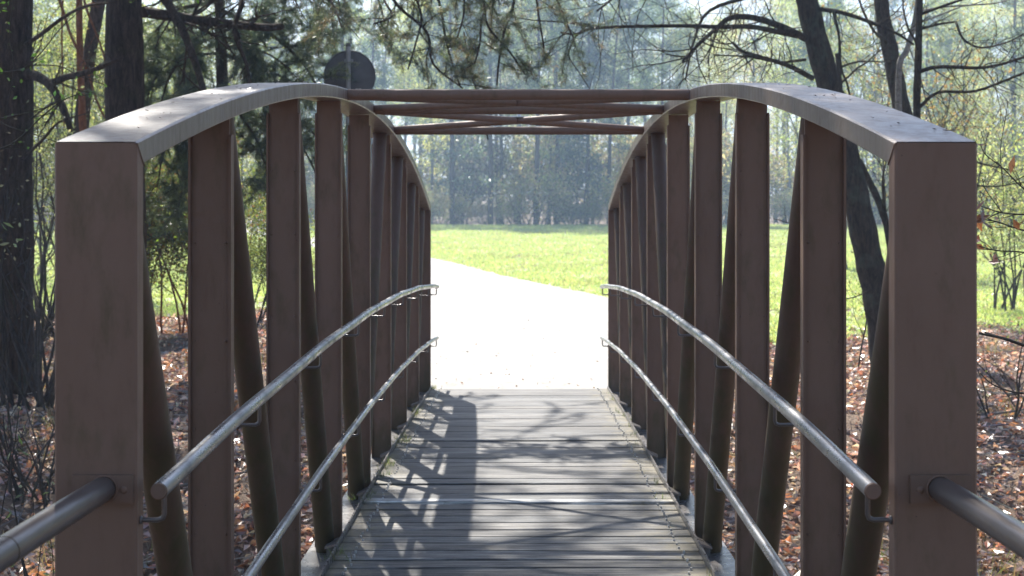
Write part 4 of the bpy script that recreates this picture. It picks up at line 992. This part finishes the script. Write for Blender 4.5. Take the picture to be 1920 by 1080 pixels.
# moss and weeds growing at the deck edge
x = np.concatenate([-.87+rng.normal(size=60)*.03, .86+rng.normal(size=14)*.02]); y = np.concatenate([rng.choice([6.9, 8.2, 8.9, 9.3, 10.4, 10.7, 12.0, 12.3, 14.45], 60)+rng.normal(size=60)*.10, rng.uniform(6, 14, 14)])
k = 10; B = np.repeat(np.stack([x, y, deck_z(y)], 1), k, 0)+rng.normal(size=(len(x)*k, 3))*(.012, .03, 0); nn_ = len(B)
d = rng.normal(size=(nn_, 3))*(.5, .5, 0)+(0, 0, 1); a = rng.uniform(0, 6.28, nn_); wv = np.stack([np.cos(a), np.sin(a), a*0], 1)*.002
v = np.stack([B-wv, B+wv, B+d*rng.uniform(.01, .06, (nn_, 1))], 1).reshape(-1, 3)
link('weeds', mesh_np('weeds', v, np.arange(3*nn_), np.full(nn_, 3), col=np.repeat(palette(nn_, [(.10, .16, .04), (.16, .20, .06), (.20, .17, .09)], .2), 3, 0)), M_grass, kind='stuff', label='small weeds growing along the deck edges', cat='weeds')

rng = np.random.default_rng(8)
n = 150; sx = rng.choice([-1, 1], n); yy = rng.uniform(Y0+.1, 9.5, n); xx = sx*rng.uniform(XI+.01, XO-.01, n)
sz = rng.uniform(.002, .007, (n, 1)); a = rng.uniform(0, 3.14, n); dv = np.stack([np.cos(a), np.sin(a), np.zeros(n)], 1); pv = np.stack([-np.sin(a), np.cos(a), np.zeros(n)], 1)
B = np.stack([xx, yy, top_z(yy)+.0025], 1); up_ = np.array((0, 0, .003))
v = np.stack([B-dv*sz*1.6, B+pv*sz*.5+up_, B+dv*sz*1.6+up_, B-pv*sz*.5], 1).reshape(-1, 3); i = np.arange(n)*4
link('debris', mesh_np('debris', v, np.stack([i, i+1, i+2, i, i+2, i+3], -1).reshape(-1), np.full(2*n, 3), col=np.repeat(palette(n, [(.03, .025, .02), (.09, .06, .04)], .2), 4, 0)), M_litter, kind='stuff', label='dark crumbs of bark and leaf lying on the arch chords', cat='debris')
n = 170; yy = 14.5+12*rng.random(n)**1.6; l, r = path_x(yy); tt_ = rng.random(n); tt_ = np.where(rng.random(n) < .75, tt_**4*np.where(rng.random(n) < .5, 1, -1)%1.0, tt_); xx = l+(r-l)*tt_
C_ = np.stack([xx, yy, ground(xx, yy)+.03], 1)
link('path_leaves', leaves_mesh('path_leaves', C_, .016, palette(n, [(.22, .13, .07), (.12, .08, .05), (.30, .2, .12)], .25), aspect=.5, fold=.3, flat=.7), M_litter, kind='stuff', label='stray dry leaves on the pale path beyond the bridge', cat='fallen leaves')
n = 4500; yy = rng.uniform(4, 24, n); xx = (rng.random(n)*2-1)*(.45*yy+2); l, r = path_x(yy); kp = ((xx < l-.3) | (xx > r+.3)) & ~((np.abs(xx) < 1.2) & (yy < 14.6)) & (yy < meadow_edge(xx)); xx, yy = xx[kp], yy[kp]; n = len(xx)
a = rng.uniform(0, 3.14, n); ln = rng.uniform(.06, .3, n)[:, None]; dv = np.stack([np.cos(a), np.sin(a), rng.normal(size=n)*.15], 1)*ln; wv = np.stack([-np.sin(a), np.cos(a), a*0], 1)*.004
B = np.stack([xx, yy, ground(xx, yy)+.05], 1); up_ = np.array((0, 0, .006))
v = np.stack([B-dv-wv, B-dv+wv, B-dv+up_, B+dv-wv*.5, B+dv+wv*.5, B+dv+up_], 1).reshape(-1, 3); i = np.arange(n)*6
q = np.stack([i, i+3, i+4, i+1, i+1, i+4, i+5, i+2, i+2, i+5, i+3, i], -1).reshape(-1)
link('twig_litter', mesh_np('twig_litter', v, q, np.full(3*n, 4), col=np.repeat(palette(n, [(.30, .27, .23), (.14, .11, .09), (.42, .38, .33)], .2), 6, 0)), M_litter, kind='stuff', label='thin grey twigs scattered over the fallen leaves on the banks', cat='twigs')
# ---------------------------------------------------------------- haze
mb = MB(); mb.box(-480, 480, -70, 760, -3, 45); 
hm = bpy.data.materials.new('haze_air'); hm.use_nodes = True; t = hm.node_tree; t.nodes.clear()
vol = N(t, 'ShaderNodeVolumePrincipled'); vol.inputs['Color'].default_value = (.50, .68, 1, 1); vol.inputs['Density'].default_value = .00135; vol.inputs['Anisotropy'].default_value = .45
o = N(t, 'ShaderNodeOutputMaterial'); t.links.new(vol.outputs[0], o.inputs['Volume'])
hz = mb.build('haze', hm, kind='stuff', label='thin bluish haze over the meadow', cat='haze')
